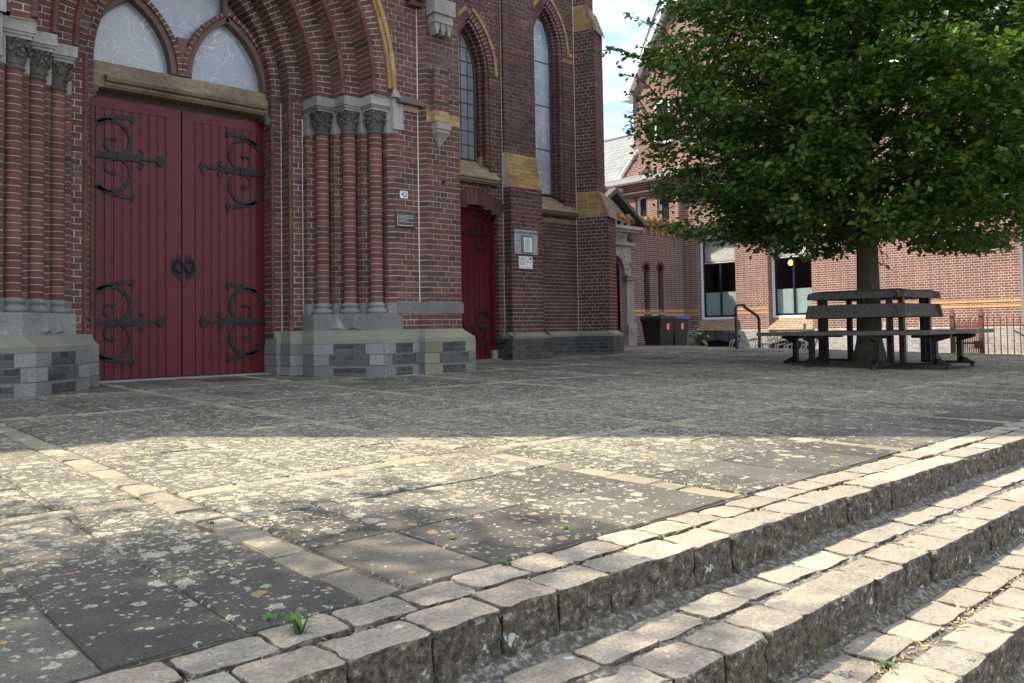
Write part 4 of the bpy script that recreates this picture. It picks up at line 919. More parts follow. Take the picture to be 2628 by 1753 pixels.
def tile_sill(xa, xb, Yi, Yo, zi, zo, ncourse, parent=church):
    sl_ = empty('window_sill', (0, 0, 0), church); sl_.location = -church.location
    nt_ = int((xb-xa)/0.10)
    for c in range(ncourse):
        t0, t1 = c/ncourse, (c+1)/ncourse
        for k in range(nt_):
            a = xa + (xb-xa)*k/nt_ + 0.002; b = xa + (xb-xa)*(k+1)/nt_ - 0.003; t = MB()
            ya, yb_ = Yi + (Yo-Yi)*t0, Yi + (Yo-Yi)*t1 - 0.01; za, zb_ = zi + (zo-zi)*t0 + 0.004, zi + (zo-zi)*t1 + 0.018 + random.uniform(-.002, .002)
            t.hexa([(a, yb_, zb_), (b, yb_, zb_), (b, ya, za), (a, ya, za), (a, yb_, zb_-0.028), (b, yb_, zb_-0.028), (b, ya, za-0.03), (a, ya, za-0.03)]); t.build('sill_tile', 'tile_buff', sl_)
    t = MB(); t.prismx([(Yi, zi-0.03), (Yo+0.015, zo-0.018), (Yo+0.015, zo-0.05), (Yo+0.05, zo-0.06), (Yo+0.05, zo-0.075), (Yi, zo-0.075)], xa+0.003, xb-0.003); t.build('sill_bed', 'tile_buff', sl_)
tile_sill(WX-0.47, WX+0.50, 9.60, 9.29, 3.10, 2.80, 4)
for s in (1, -1): rec('side_wall', [(WX+s*0.30-0.04, 9.50, 3.02), (WX+s*0.30+0.04, 9.50, 3.02), (WX+s*0.30+0.04, 9.50, 3.17), (WX+s*0.30-0.04, 9.50, 3.17), (WX+s*0.30-0.04, 9.62, 3.02), (WX+s*0.30+0.04, 9.62, 3.02), (WX+s*0.30+0.04, 9.62, 3.17), (WX+s*0.30-0.04, 9.62, 3.17)], 'brick_yellow')
# --- pier with the notice boards: sloped yellow weathering between a deep foot and a slimmer top
YP, YP2 = 9.22, 9.31; PX0, PX1 = 8.545, 9.225
zA = xz(1355, 400, YP2)[1]; zB = xz(1355, 484, YP)[1]
YPu = 9.40 - 0.045
lay('side_pier', (0, YP), (1, 0), PX0, PX1, 0.40, zB, 'brick_brown'); lay('side_pier', (PX0, YW), (0, -1), 0, YW-YP, 0.40, zB, 'brick_brown')
lay('side_pier', (0, YP2+0.03), (1, 0), PX0, PX1-0.0, zA, 7.6, 'brick_brown'); lay('side_pier', (PX0, YW), (0, -1), 0, YW-YP2-0.03, zA, 7.6, 'brick_brown')
nw = 9
for k in range(nw):                                        # weathering courses
    t0, t1 = k/nw, (k+1)/nw; ya, yb_ = YP + (YP2+0.03-YP)*t0, YP + (YP2+0.03-YP)*t1; za, zb_ = zB + (zA-zB)*t0, zB + (zA-zB)*t1
    nb = 4; off = (k % 2)*0.5
    for i in range(nb+1):
        a = PX0 + (PX1-PX0)*max(0, (i-off))/nb; b = PX0 + (PX1-PX0)*min(nb, i+1-off)/nb
        if b-a < 0.03: continue
        rec('side_pier', [(a+0.004, ya-0.004, za+0.003), (b-0.004, ya-0.004, za+0.003), (b-0.004, yb_-0.004, zb_-0.004), (a+0.004, yb_-0.004, zb_-0.004), (a+0.004, ya+0.05, za+0.003), (b-0.004, ya+0.05, za+0.003), (b-0.004, yb_+0.05, zb_-0.004), (a+0.004, yb_+0.05, zb_-0.004)], 'brick_yellow')
mort('side_pier').add([(PX0+0.002, YP+0.004, zB), (PX1-0.002, YP+0.004, zB), (PX1-0.002, YP2+0.034, zA), (PX0+0.002, YP2+0.034, zA), (PX0+0.002, YW, zB), (PX0+0.002, YW, zA)], [(0, 1, 2, 3), (0, 3, 5, 4)])
# --- chapel wall with the second lancet
Y3 = 10.20; X3a, X3b = 9.2, 11.10
C2 = xz(1380, 60, Y3+0.2)[0]; g2r = xz(1412, 330, Y3+0.2)[0]; zb2 = xz(1418, 500, Y3+0.2)[1]; zs2 = xz(1405, 140, Y3+0.2)[1]; zt2 = xz(1376, 36, Y3+0.2)[1] + 0.14
gw2 = g2r - C2; hw2 = gw2 + 0.13
lh2, _ = lanc(C2, hw2+0.02, zs2, zt2+0.06, zb2-0.22)
zy1 = xz(1455, 141, Y3)[1]; zy2 = xz(1455, 158, Y3)[1]; zy3 = xz(1440, 571, Y3)[1]
def mat3(z): return 'brick_yellow' if abs(z-zy1) < 0.034 or abs(z-zy2) < 0.034 or abs(z-zy3) < 0.034 else 'brick_brown'
lay('chapel_wall', (0, Y3), (1, 0), X3a, X3b, 0.40, 8.2, mat3, [lh2])
lancet(C2, hw2, zs2, zt2, zb2, Y3, 0.20, 'chapel_glass', 'chapel_wall', 1, 0.80, frame='window_lead', gw=gw2)
tile_sill(C2-hw2-0.04, X3b-0.04, Y3+0.2, Y3-0.10, zb2-0.06, xz(1440, 552, Y3)[1]+0.05, 4)
# --- diagonal buttress at the chapel corner (turned 22.5 degrees)
c22, s22 = math.cos(math.radians(22.5)), math.sin(math.radians(22.5))
BD = (s22, -c22); BFd = (c22, s22)                         # outwards along the side, and along the front face
def butt(L, z0, z1, W_=0.46, key='buttress', mat='brick_brown'):
    P0 = (X3b, Y3); P1 = (X3b + BD[0]*L, Y3 + BD[1]*L); P2 = (P1[0]+BFd[0]*W_, P1[1]+BFd[1]*W_); P3 = (P0[0]+BFd[0]*W_, P0[1]+BFd[1]*W_)
    lay(key, P0, BD, 0, L, z0, z1, mat); lay(key, P1, BFd, 0, W_, z0, z1, mat); lay(key, P2, (-BD[0], -BD[1]), 0, L, z0, z1, mat)
    return P0, P1, P2, P3
L1, L2, L3 = 0.60, 0.41, 0.24
def hz(px, py, L): return float(onplane(px, py, (c22, s22, 0), c22*(X3b+BD[0]*L) + s22*(Y3+BD[1]*L))[2])
def side_z(px, py): n_ = (BD[1], -BD[0], 0); return float(onplane(px, py, n_, n_[0]*X3b + n_[1]*Y3)[2])
zl1 = side_z(1564, 552); zl1t = side_z(1534, 490); zl2 = side_z(1527, 72); zl2t = side_z(1499, 12)
butt(L1, 0.36, zl1); butt(L2, zl1t, zl2); butt(L3, zl2t, 8.2)
def weather(La, za, Lb, zb_, W_=0.46):
    """sloped set-off: yellow bricks on the cheeks, coping bricks on the slope"""
    n_ = max(3, int(round((zb_-za)/PITCH_Z)))
    for k in range(n_):
        t0, t1 = k/n_, (k+1)/n_; l = La + (Lb-La)*t0; z0, z1 = za + (zb_-za)*t0, za + (zb_-za)*t1
        lay('buttress', (X3b, Y3), BD, 0, l, z0, z1, 'brick_yellow', zbase=z0, pitch=z1-z0)
        A = (X3b + BD[0]*(l+0.05) - BFd[0]*0.02, Y3 + BD[1]*(l+0.05) - BFd[1]*0.02); l2 = La + (Lb-La)*t1 - 0.01; B = (X3b + BD[0]*l2 - BFd[0]*0.02, Y3 + BD[1]*l2 - BFd[1]*0.02)
        nb = 4
        for i in range(nb):
            w0, w1 = (W_+0.04)*i/nb + 0.002, (W_+0.04)*(i+1)/nb - 0.002
            q = lambda P_, w, z: (P_[0]+BFd[0]*w, P_[1]+BFd[1]*w, z)
            rec('buttress', [q(A, w0, z0-0.01), q(A, w1, z0-0.01), q(B, w1, z1+0.01), q(B, w0, z1+0.01), q(A, w0, z0-0.045), q(A, w1, z0-0.045), q(B, w1, z1-0.03), q(B, w0, z1-0.03)], 'tile_buff', 'coping_brick')
weather(L1, zl1, L2, zl1t); weather(L2, zl2, L3, zl2t)
# plinths of pier, chapel wall and buttress: dark brick under a mossy stone cap
t = MB()
def capline(P, Q, h0, h1, inn, ext=0.0):
    l = math.hypot(Q[0]-P[0], Q[1]-P[1]); U = ((Q[0]-P[0])/l, (Q[1]-P[1])/l); Nx, Ny = U[1], -U[0]
    a, b = (P[0]-U[0]*ext, P[1]-U[1]*ext), (Q[0]+U[0]*ext, Q[1]+U[1]*ext)
    t.add([(a[0], a[1], h0), (b[0], b[1], h0), (b[0], b[1], h0+0.035), (a[0], a[1], h0+0.035), (a[0]-Nx*inn, a[1]-Ny*inn, h1), (b[0]-Nx*inn, b[1]-Ny*inn, h1)], [(0, 1, 2, 3), (3, 2, 5, 4), (0, 3, 4), (1, 5, 2)])
PZ = 0.36
plines = [((PX0-0.09, YW+0.1), (PX0-0.09, YP-0.09)), ((PX0-0.09, YP-0.09), (PX1+0.09, YP-0.09)), ((PX1+0.09, YP-0.09), (PX1+0.09, Y3-0.09)), ((PX1+0.09, Y3-0.09), (X3b+0.0, Y3-0.09))]
bo = 0.09
B0 = (X3b - BFd[0]*bo + 0.02, Y3 - BFd[1]*bo - 0.04); B1 = (X3b + BD[0]*(L1+bo) - BFd[0]*bo, Y3 + BD[1]*(L1+bo) - BFd[1]*bo); B2 = (B1[0] + BFd[0]*(0.46+2*bo), B1[1] + BFd[1]*(0.46+2*bo))
B3 = (B2[0] - BD[0]*(L1+bo), B2[1] - BD[1]*(L1+bo))
plines += [(B0, B1), (B1, B2), (B2, B3)]
for P, Q in plines:
    l = math.hypot(Q[0]-P[0], Q[1]-P[1]); U = ((Q[0]-P[0])/l, (Q[1]-P[1])/l)
    lay('side_plinth', P, U, 0, l, -0.08, PZ, 'brick_black'); capline(P, Q, PZ, PZ+0.10, bo+0.01)
t.build('plinth_cap', 'mossy_stone', church)
for x in (DC+0.46,): lay('side_plinth', (0, YW-0.05), (1, 0), x, PX0-0.09, -0.05, 0.36, 'brick_black')
t = MB(); t.prism([(DC+0.46, 0.36), (PX0-0.088, 0.36), (PX0-0.088, 0.52), (DC+0.46, 0.42)], YW-0.052, YW); t.build('plinth_stop', 'bluestone', church)
# --- unseen masses: solid core, then tower, aisle and nave shaped for their shade
core = MB()
core.plan([(mx_(6.29), 7.83), (1.0, 7.83), (1.0, 7.9), (2.2, 9.25), (4.66, 9.25), (5.44, 7.84), (6.29, 7.84), (6.29, 14.0), (mx_(6.29), 14.0)][::1], 6.06, 6.4)
core.build('wall_core', 'church_brick_x', church)
tw = MB(); tw.box(-1.8, 6.29, 7.81, 15.5, 6.4, 12.3); tw.build('unseen_tower', 'church_brick_x', church)
tb = MB(); tb.box(-1.8, 1.09, 7.81, 15.5, -0.1, 6.4); tb.box(5.5, 6.29, 8.7, 15.5, -0.1, 6.4); tb.box(-1.8, 5.5, 9.31, 15.5, -0.1, 6.4); tb.build('unseen_tower', 'church_brick_x', church)
aisle = MB(); aisle.box(-14.0, -1.81, 7.75, 15.0, -0.1, 5.95); aisle.build('unseen_aisle', 'church_brick_x', church)
nv = MB(); nv.box(6.30, 9.3, 9.66, 16.0, -0.1, 12.0); nv.plan([(9.0, 10.45), (11.15, 10.45), (12.6, 11.9), (12.6, 15.0), (9.0, 16.0)], -0.1, 8.2); nv.build('unseen_nave', 'church_brick_x', church)
nr = MB(); nr.add([(6.30, 9.3, 12.0), (9.3, 9.3, 12.0), (9.3, 16, 14), (6.30, 16, 14), (9.0, 10.1, 8.2), (11.15, 10.1, 8.2), (12.8, 11.8, 8.2), (12.8, 15.0, 8.2), (9.0, 16, 8.2), (10.2, 13.6, 11.5)], [(0, 1, 2, 3), (4, 5, 9), (5, 6, 9), (6, 7, 9), (7, 8, 9), (8, 4, 9)]); nr.build('unseen_nave_roof', 'slates', church)
nv2 = MB(); nv2.box(-2.0, 12.6, 16.01, 30.0, -0.1, 14.0); nv2.build('unseen_nave', 'church_brick_x', church)

# --- turn the brick records into objects: the 300 that show largest singly, the rest joined per wall
cands = []
for i, (key, c8, mat, nm) in enumerate(RECS):
    c = np.mean(np.array(c8[:4]), axis=0); a = np.array(c8[1])-np.array(c8[0]); b_ = np.array(c8[3])-np.array(c8[0]); n_ = np.cross(a, b_); ar = np.linalg.norm(n_)
    u, v, d = proj(c); vis = (CP - c)@n_/(ar*np.linalg.norm(CP-c)+1e-9)
    if d > 0 and 0 < u < PW and 0 < v < PH and vis > 0.15: cands.append((ar*vis/d**2, i))
cands.sort(reverse=True)
lim = {'brick': 300, 'voussoir': 120, 'hood_brick': 40, 'stone_block': 80, 'coping_brick': 60}; single = set()
for s_, i in cands:
    nm = RECS[i][3]
    if lim[nm] > 0: lim[nm] -= 1; single.add(i)
WALLS = {}
for key, mm in MORT.items():
    if not mm.v: continue
    WALLS[key] = mm.build({'portal_arch': 'portal_arch', 'portal_hood': 'hood_mould', 'tracery_ribs': 'tracery_rib', 'plinth': 'plinth_joints', 'side_plinth': 'plinth_joints', 'buttress': 'buttress', 'portal_pier': 'pier', 'portal_pier_b': 'pier', 'side_pier': 'pier', 'portal_jamb': 'jamb'}.get(key, 'wall'), 'mortar_dark' if 'plinth' in key else 'mortar', church)
joined = {}
for i, (key, c8, mat, nm) in enumerate(RECS):
    if i in single:
        t = MB(); t.hexa(c8, False); t.build(nm, mat, WALLS.get(key, church))
    else:
        joined.setdefault((key, mat, nm), MB()).hexa(c8, False)
for (key, mat, nm), t in joined.items(): t.build({'brick': 'bricks', 'voussoir': 'voussoirs', 'hood_brick': 'hood_bricks', 'stone_block': 'stone_blocks', 'coping_brick': 'coping_bricks'}[nm], mat, WALLS.get(key, church), 'stuff')
# ================================================================== school building on the far side
XR, XG = 22.60, 22.37
school = empty('school_building', (XR, 10.0, -0.27)); tag(school, 'large red brick building with yellow brick bands, tall windows and a white edged gable', 'building')
def wall_x(mb, X, Y0, Y1, z0, z1, ops=()):
    """wall facing -X from Y0 to Y1 with openings (ya, yb, zb, zs, rise)"""
    ys_ = sorted({Y0, Y1, *[q for o in ops for q in o[:2]]})
    def quad(a, b, za, zb_): mb.add([(X, b, za), (X, a, za), (X, a, zb_), (X, b, zb_)], [(0, 1, 2, 3)])
    for a, b in zip(ys_, ys_[1:]):
        o = [q for q in ops if q[0] <= a+1e-6 and q[1] >= b-1e-6]
        if not o: quad(a, b, z0, z1); continue
        ya, yb_, zb_, zs_, rise = o[0]
        if zb_ > z0: quad(a, b, z0, zb_)
        n_ = 12; hw = (yb_-ya)/2; ym = (ya+yb_)/2; R = (hw*hw + rise*rise)/(2*rise) if rise > 0 else 0
        f_ = lambda y: zs_ if rise <= 0 else zs_ - (R-rise) + math.sqrt(max(0, R*R-(y-ym)**2))
        for i in range(n_):
            p, q = ya + (yb_-ya)*i/n_, ya + (yb_-ya)*(i+1)/n_
            mb.add([(X, q, f_(q)), (X, p, f_(p)), (X, p, z1), (X, q, z1)], [(0, 1, 2, 3)])
def reveal_x(mb, X, dep, o):
    ya, yb_, zb_, zs_, rise = o; hw = (yb_-ya)/2; ym = (ya+yb_)/2; R = (hw*hw + rise*rise)/(2*rise) if rise > 0 else 0
    f_ = lambda y: zs_ if rise <= 0 else zs_ - (R-rise) + math.sqrt(max(0, R*R-(y-ym)**2))
    mb.add([(X, yb_, zb_), (X+dep, yb_, zb_), (X+dep, yb_, zs_), (X, yb_, zs_)], [(3, 2, 1, 0)]); mb.add([(X, ya, zb_), (X+dep, ya, zb_), (X+dep, ya, zs_), (X, ya, zs_)], [(0, 1, 2, 3)])
    n_ = 10
    for i in range(n_):
        p, q = ya + (yb_-ya)*i/n_, ya + (yb_-ya)*(i+1)/n_; mb.add([(X, p, f_(p)), (X, q, f_(q)), (X+dep, q, f_(q)), (X+dep, p, f_(p))], [(0, 1, 2, 3)])
OPS = []
for pl_, pr_ in ((1788.6, 1887.5), (1971, 2083)):
    OPS.append((yz(pr_, 720, XR)[0], yz(pl_, 720, XR)[0], 0.42, 3.40, 0.20))
sw = MB(); wall_x(sw, XR, -6, 16.0, 0.36, 7.6, OPS); sw.build('wall', 'school_brick_y', school)
CEL = [(OPS[0][0]-0.02, OPS[0][1]+0.02, -0.3, -0.08, 0.14), (OPS[1][0]-0.02, OPS[1][1]+0.02, -0.3, -0.08, 0.14)]
sb = MB(); wall_x(sb, XR-0.02, -6, 16.0, -0.3, 0.36, CEL); sb.add([(XR-0.02, -6, 0.36), (XR-0.02, 16, 0.36), (XR, 16, 0.38), (XR, -6, 0.38)], [(0, 1, 2, 3)]); sb.build('base_course', 'grey_base_y', school)
rv = MB()
for o in OPS: reveal_x(rv, XR, 0.34, o)
for o in CEL: reveal_x(rv, XR-0.02, 0.3, o)
rv.build('reveal', 'garden_brick_x', school)
yb = MB()
for za in (0.865, 0.99):
    cur = -6
    for o in sorted(OPS) + [(16.0, 16.0)]: yb.box(XR-0.012, XR+0.02, cur, o[0], za, za+0.066); cur = o[1]
yb.build('yellow_band', 'yellow_y', school)
yb = MB()
for za in (3.34, 3.47):
    cur = -6
    for o in sorted(OPS) + [(16.0, 16.0)]: yb.box(XR-0.012, XR+0.02, cur, o[0]-0.12, za, za+0.066); cur = o[1]+0.12
yb.build('yellow_band', 'yellow_y', school)
def soldier(parent, X, o, h, n_, mat, th=0.03):
    ya, yb_, zb_, zs_, rise = o; hw = (yb_-ya)/2; ym = (ya+yb_)/2; R = (hw*hw + rise*rise)/(2*rise); zc = zs_ - (R-rise); ph0 = math.asin(hw/R)*1.05
    for k in range(n_):
        a0, a1 = -ph0 + 2*ph0*k/n_ + 0.006, -ph0 + 2*ph0*(k+1)/n_ - 0.006; t = MB()
        P = lambda r, a, x: (x, ym - r*math.sin(a), zc + r*math.cos(a))
        t.hexa([P(R, a0, X-th), P(R, a1, X-th), P(R+h, a1, X-th), P(R+h, a0, X-th), P(R, a0, X+0.05), P(R, a1, X+0.05), P(R+h, a1, X+0.05), P(R+h, a0, X+0.05)]); t.build('arch_brick', mat, parent)
for wi, o in enumerate(OPS):
    ya, yb_, zb_, zs_, rise = o; ww = empty('window', (0, 0, 0), school); ww.location = -school.location
    XF = XR + 0.27; z0 = 0.72; z1 = zs_ + 0.02
    fr = MB()
    fr.box(XF-0.03, XF+0.06, yb_-0.075, yb_, z0, zs_+0.15); fr.box(XF-0.03, XF+0.06, ya, ya+0.075, z0, zs_+0.15); fr.box(XF-0.05, XF+0.06, ya+0.075, yb_-0.075, z0, z0+0.075); fr.box(XF-0.03, XF+0.06, ya+0.075, yb_-0.075, zs_-0.04, zs_+0.2)
    fr.build('window_frame', 'white_paint', ww)
    a, b = ya+0.075, yb_-0.075; zt_ = 2.55
    s_ = MB()
    for (p, q, r, t_) in ((a, a+0.05, z0+0.075, zs_-0.04), (b-0.05, b, z0+0.075, zs_-0.04)): s_.box(XF, XF+0.05, p, q, r, t_)
    s_.box(XF, XF+0.05, a+0.05, b-0.05, z0+0.075, z0+0.14); s_.box(XF-0.012, XF+0.05, a+0.05, b-0.05, zt_-0.035, zt_+0.045); s_.box(XF, XF+0.05, a+0.05, b-0.05, zs_-0.1, zs_-0.04); s_.box(XF, XF+0.05, (a+b)/2-0.03, (a+b)/2+0.03, z0+0.14, zt_-0.035)
    s_.build('sash', 'blue_paint', ww)
    s_ = MB(); s_.box(XF-0.02, XF-0.013, a+0.05, b-0.05, zt_+0.0, zt_+0.02); s_.build('sash_bead', 'white_paint', ww)
    s_ = MB(); s_.box(XF+0.062, XF+0.07, a, b, zt_+0.02, zs_+0.05); s_.build('blind', 'blind', ww)
    s_ = MB(); s_.box(XF+0.055, XF+0.06, a+0.05, b-0.05, z0+0.14, 1.60); s_.build('frosted_pane', 'frosted', ww)
    for p, q in ((a+0.05, (a+b)/2-0.03), ((a+b)/2+0.03, b-0.05)):
        s_ = MB(); s_.add([(XF+0.03, q, z0+0.14), (XF+0.03, p, z0+0.14), (XF+0.03, p, zt_-0.035), (XF+0.03, q, zt_-0.035)], [(0, 1, 2, 3)]); s_.build('pane', 'clear_glass', ww)
    s_ = MB(); s_.add([(XF+0.03, b-0.05, zt_+0.045), (XF+0.03, a+0.05, zt_+0.045), (XF+0.03, a+0.05, zs_-0.1), (XF+0.03, b-0.05, zs_-0.1)], [(0, 1, 2, 3)]); s_.build('pane', 'clear_glass', ww)
    rm = MB(); rm.add([(XF+0.08, yb_+0.4, 0.0), (XF+0.08, ya-0.4, 0.0), (XF+3, yb_+0.4, 0), (XF+3, ya-0.4, 0), (XF+0.08, yb_+0.4, 4), (XF+0.08, ya-0.4, 4), (XF+3, yb_+0.4, 4), (XF+3, ya-0.4, 4)], [(0, 1, 3, 2), (2, 3, 7, 6), (0, 2, 6, 4), (1, 5, 7, 3), (4, 6, 7, 5)]); rm.build('room', 'room_dark', ww)
    if wi == 1:
        y_, z_ = yz(2046, 676, XF+1.2); lm = MB(); lm.lathe([(0.01, z_-0.085), (0.05, z_-0.07), (0.085, z_), (0.05, z_+0.07), (0.01, z_+0.085)], XF+1.2, y_, 14); lm.tube([(XF+1.2, y_, z_+0.08), (XF+1.2, y_, 4.0)], 0.01, 6); lm.build('lamp', 'lamp_glow', ww)
    # sloping tile sill
    sl_ = empty('window_sill', (0, 0, 0), school); sl_.location = -school.location; nc, nk = 6, 12
    for c in range(nc):
        t0, t1 = c/nc, (c+1)/nc
        for k in range(nk):
            p, q = ya - 0.03 + (yb_-ya+0.06)*k/nk + 0.003, ya - 0.03 + (yb_-ya+0.06)*(k+1)/nk - 0.003; t = MB()
            xa, xb = XF - 0.04 + (XR - 0.07 - XF + 0.04)*t0, XF - 0.04 + (XR - 0.07 - XF + 0.04)*t1; za, zb2_ = z0 - 0.01 - 0.34*t0, z0 + 0.012 - 0.34*t1
            if t0 < 0.75: p, q = max(p, ya+0.004), min(q, yb_-0.004)
            t.hexa([(xb, q, zb2_), (xb, p, zb2_), (xa, p, za), (xa, q, za), (xb, q, zb2_-0.03), (xb, p, zb2_-0.03), (xa, p, za-0.035), (xa, q, za-0.035)]); t.build('sill_tile', 'tile_buff', sl_)
    soldier(sl_, XR-0.02, CEL[wi], 0.30, 16, 'brick_black' if wi == 0 else 'mossy_stone')
    dk = MB(); dk.box(XR+0.25, XR+0.3, ya-0.1, yb_+0.1, -0.3, 0.2); dk.build('cellar_dark', 'black_paint', sl_)
    soldier(school, XR, o, 0.24, 14, 'brick_shaft', 0.012)
dp = MB(); y_ = yz(2624, 700, XR-0.06)[0]; dp.tube([(XR-0.07, y_, -0.3), (XR-0.07, y_, 7.5)], 0.045, 10); dp.build('downpipe', 'galvanised', school)
# left part: wall over the garden wall, cornice, roof and gable
def Pg(x, y, X=XG): return yz(x, y, X)
WA = (Pg(1659, 530)[0], Pg(1631, 530)[0], 3.0, Pg(1645, 512)[1], 0.14); WB = (Pg(1717, 530)[0], Pg(1686, 530)[0], 3.0, Pg(1702, 506)[1], 0.16)
zc0, zc1 = Pg(1640, 473)[1], Pg(1640, 460)[1]
lw = MB(); wall_x(lw, XG, 16.0, 26.0, -0.3, zc0+0.3, [WA, WB]); lw.build('wall', 'school_brick_y', school); lw = MB(); lw.add([(XG, 16.004, 3.6), (XR+0.3, 16.004, 3.6), (XR+0.3, 16.004, 8), (XG, 16.004, 8)], [(0, 1, 2, 3)]); lw.build('wall', 'school_brick_x', school)
rv = MB()
for o in (WA, WB): reveal_x(rv, XG, 0.25, o)
rv.build('reveal', 'garden_brick_x', school)
for i, o in enumerate((WA, WB)):
    ww = empty('window', (0, 0, 0), school); ww.location = -school.location; ya, yb_, zb_, zs_, rise = o
    fr = MB(); X = XG+0.14
    arc = [((ya+yb_)/2 + ((yb_-ya)/2-0.03)*math.cos(a), zs_ - 0.02 + rise*math.sin(a)) for a in np.linspace(math.pi, 0, 11)]
    for p, q in zip(arc, arc[1:]): fr.hexa([(X-0.03, p[0], p[1]-0.07), (X-0.03, q[0], q[1]-0.07), (X-0.03, q[0], q[1]+0.04), (X-0.03, p[0], p[1]+0.04), (X+0.04, p[0], p[1]-0.07), (X+0.04, q[0], q[1]-0.07), (X+0.04, q[0], q[1]+0.04), (X+0.04, p[0], p[1]+0.04)])
    fr.box(X-0.03, X+0.04, yb_-0.085, yb_-0.005, 3.3, zs_); fr.box(X-0.03, X+0.04, ya+0.005, ya+0.06, 3.3, zs_); fr.box(X-0.08, X+0.04, ya, yb_, 3.3, 3.42); fr.build('window_frame', 'white_paint', ww)
    s_ = MB(); s_.box(X+0.02, X+0.03, ya+0.05, yb_-0.05, 3.4, zs_+rise); s_.build('pane', 'dark_glass', ww)
    if i == 0: s_ = MB(); s_.box(X+0.008, X+0.016, ya+0.05, ya+0.27, 3.42, 3.95); s_.build('curtain', 'curtain_red', ww)
    else: s_ = MB(); s_.box(X+0.008, X+0.016, ya+0.06, ya+0.22, 3.42, 3.9); s_.build('curtain', 'plaster', ww)
    soldier(school, XG, o, 0.2, 9, 'brick_shaft', 0.012)
cn = MB()
for k in range(5): cn.box(XG-0.05-0.045*k, XG+0.1, 16.0, 26, zc0-0.40+0.08*k, zc0-0.325+0.08*k)
cn.build('corbel_table', 'garden_brick_x', school)
gt = MB(); pr = [(XG-0.25, zc0), (XG-0.36, zc0+0.04), (XG-0.40, zc1-0.02), (XG-0.42, zc1+0.03), (XG+0.2, zc1+0.03), (XG+0.2, zc0)]
gt.add([(x, 15.7, z) for x, z in pr] + [(x, 26.0, z) for x, z in pr], [tuple(range(5, -1, -1)), tuple(range(6, 12))] + [(i, (i+1) % 6, 6+(i+1) % 6, 6+i) for i in range(6)]); gt.build('gutter', 'white_paint', school)
Yl = Pg(1627, 330)[0]; zk = Pg(1612, 245)[1]; Yt, zt_ = Pg(1716, 24); Yc_ = 15.0
zr = Pg(1590, 357, XG+3.0)[1]
rf = MB(); rf.add([(XG-0.35, 26, zc1+0.04), (XG-0.35, Yl-0.2, zc1+0.04), (XG+2.9, Yl-0.2, zr), (XG+2.9, 26, zr), (XG+6, 26, zc1), (XG+6, Yl-0.2, zc1)], [(0, 1, 2, 3), (3, 2, 5, 4), (0, 3, 4)]); rf.build('roof', 'slates', school)
rg = MB(); rg.box(XG+2.86, XG+2.94, Yl-0.3, 26, zr-0.02, zr+0.05); rg.build('roof_ridge', 'window_lead', school)
XGa = XG - 0.03
gpoly = [(Yl, zc1+0.03), (Yl, zk), (Yt, zt_), (2*Yc_-Yt, zt_), (2*Yc_-Yl, zk), (2*Yc_-Yl, zc1+0.03)]
gb = MB(); gb.add([(XGa, y, z) for y, z in gpoly], [tuple(range(6))]); gb.add([(XGa, Yl, zc1), (XGa+6, Yl, zc1), (XGa+6, Yl, zk), (XGa, Yl, zk)], [(0, 1, 2, 3)]); gb.build('gable_wall', 'school_brick_y', school)
ed = MB()
def edge(a, b, w_=0.24, out_=0.22):
    dy, dz = b[0]-a[0], b[1]-a[1]; l = math.hypot(dy, dz); ny, nz2 = -dz/l, dy/l
    if nz2 < 0: ny, nz2 = -ny, -nz2
    q = [(a[0], a[1]), (b[0], b[1]), (b[0]+ny*w_, b[1]+nz2*w_), (a[0]+ny*w_, a[1]+nz2*w_)]
    ed.add([(XGa-out_, y, z) for y, z in q] + [(XGa+0.1, y, z) for y, z in q], [(0, 1, 2, 3), (0, 4, 5, 1), (1, 5, 6, 2), (2, 6, 7, 3), (3, 7, 4, 0)])
edge((Yl+0.12, zk-0.15), (Yt, zt_)); edge((Yt, zt_), (2*Yc_-Yt, zt_), 0.36, 0.34); edge((2*Yc_-Yt, zt_), (2*Yc_-Yl-0.12, zk-0.15))
ed.box(XGa-0.25, XGa+0.3, Yl-0.02, Yl+0.34, zk-0.24, zk+0.03); ed.build('gable_edge', 'white_paint', school)
r2 = MB(); r2.add([(XGa-0.3, Yt+0.1, zt_+0.36), (XGa-0.3, 2*Yc_-Yt-0.1, zt_+0.36), (XGa+2.2, Yc_, zt_+3.2), (XGa+9, Yc_, zt_+3.2), (XGa-0.2, Yl+0.15, zk), (XGa+9, Yl+0.15, zk), (XGa-0.2, 2*Yc_-Yl-0.15, zk), (XGa+9, 2*Yc_-Yl-0.15, zk)],
    [(0, 1, 2), (0, 2, 3, 5, 4), (1, 6, 7, 3, 2)]); r2.build('roof', 'slates', school)
gw_ = empty('window', (0, 0, 0), school); gw_.location = -school.location
ya, yb_ = Pg(1722, 300)[0], Pg(1682, 300)[0]; za, zb_ = Pg(1690, 368)[1], Pg(1690, 262)[1]
t = MB(); t.box(XGa-0.012, XGa+0.05, ya, yb_, za, zb_); t.build('pane', 'dark_glass', gw_)
t = MB(); t.box(XGa-0.05, XGa+0.04, yb_-0.09, yb_, za, zb_); t.box(XGa-0.05, XGa+0.04, ya, ya+0.09, za, zb_); t.box(XGa-0.05, XGa+0.04, ya, yb_, zb_-0.08, zb_); t.box(XGa-0.05, XGa+0.04, ya, yb_, (za+zb_)/2-0.03, (za+zb_)/2+0.03); t.box(XGa-0.12, XGa+0.04, ya-0.08, yb_+0.08, za-0.1, za); t.build('window_frame', 'white_paint', gw_)
r3 = MB(); r3.add([(XR-0.35, 12.1, 7.6), (XR-0.35, -6, 7.6), (XR+5, -6, 13.5), (XR+5, 12.1, 13.5)], [(0, 1, 2, 3)]); r3.build('roof', 'slates', school)
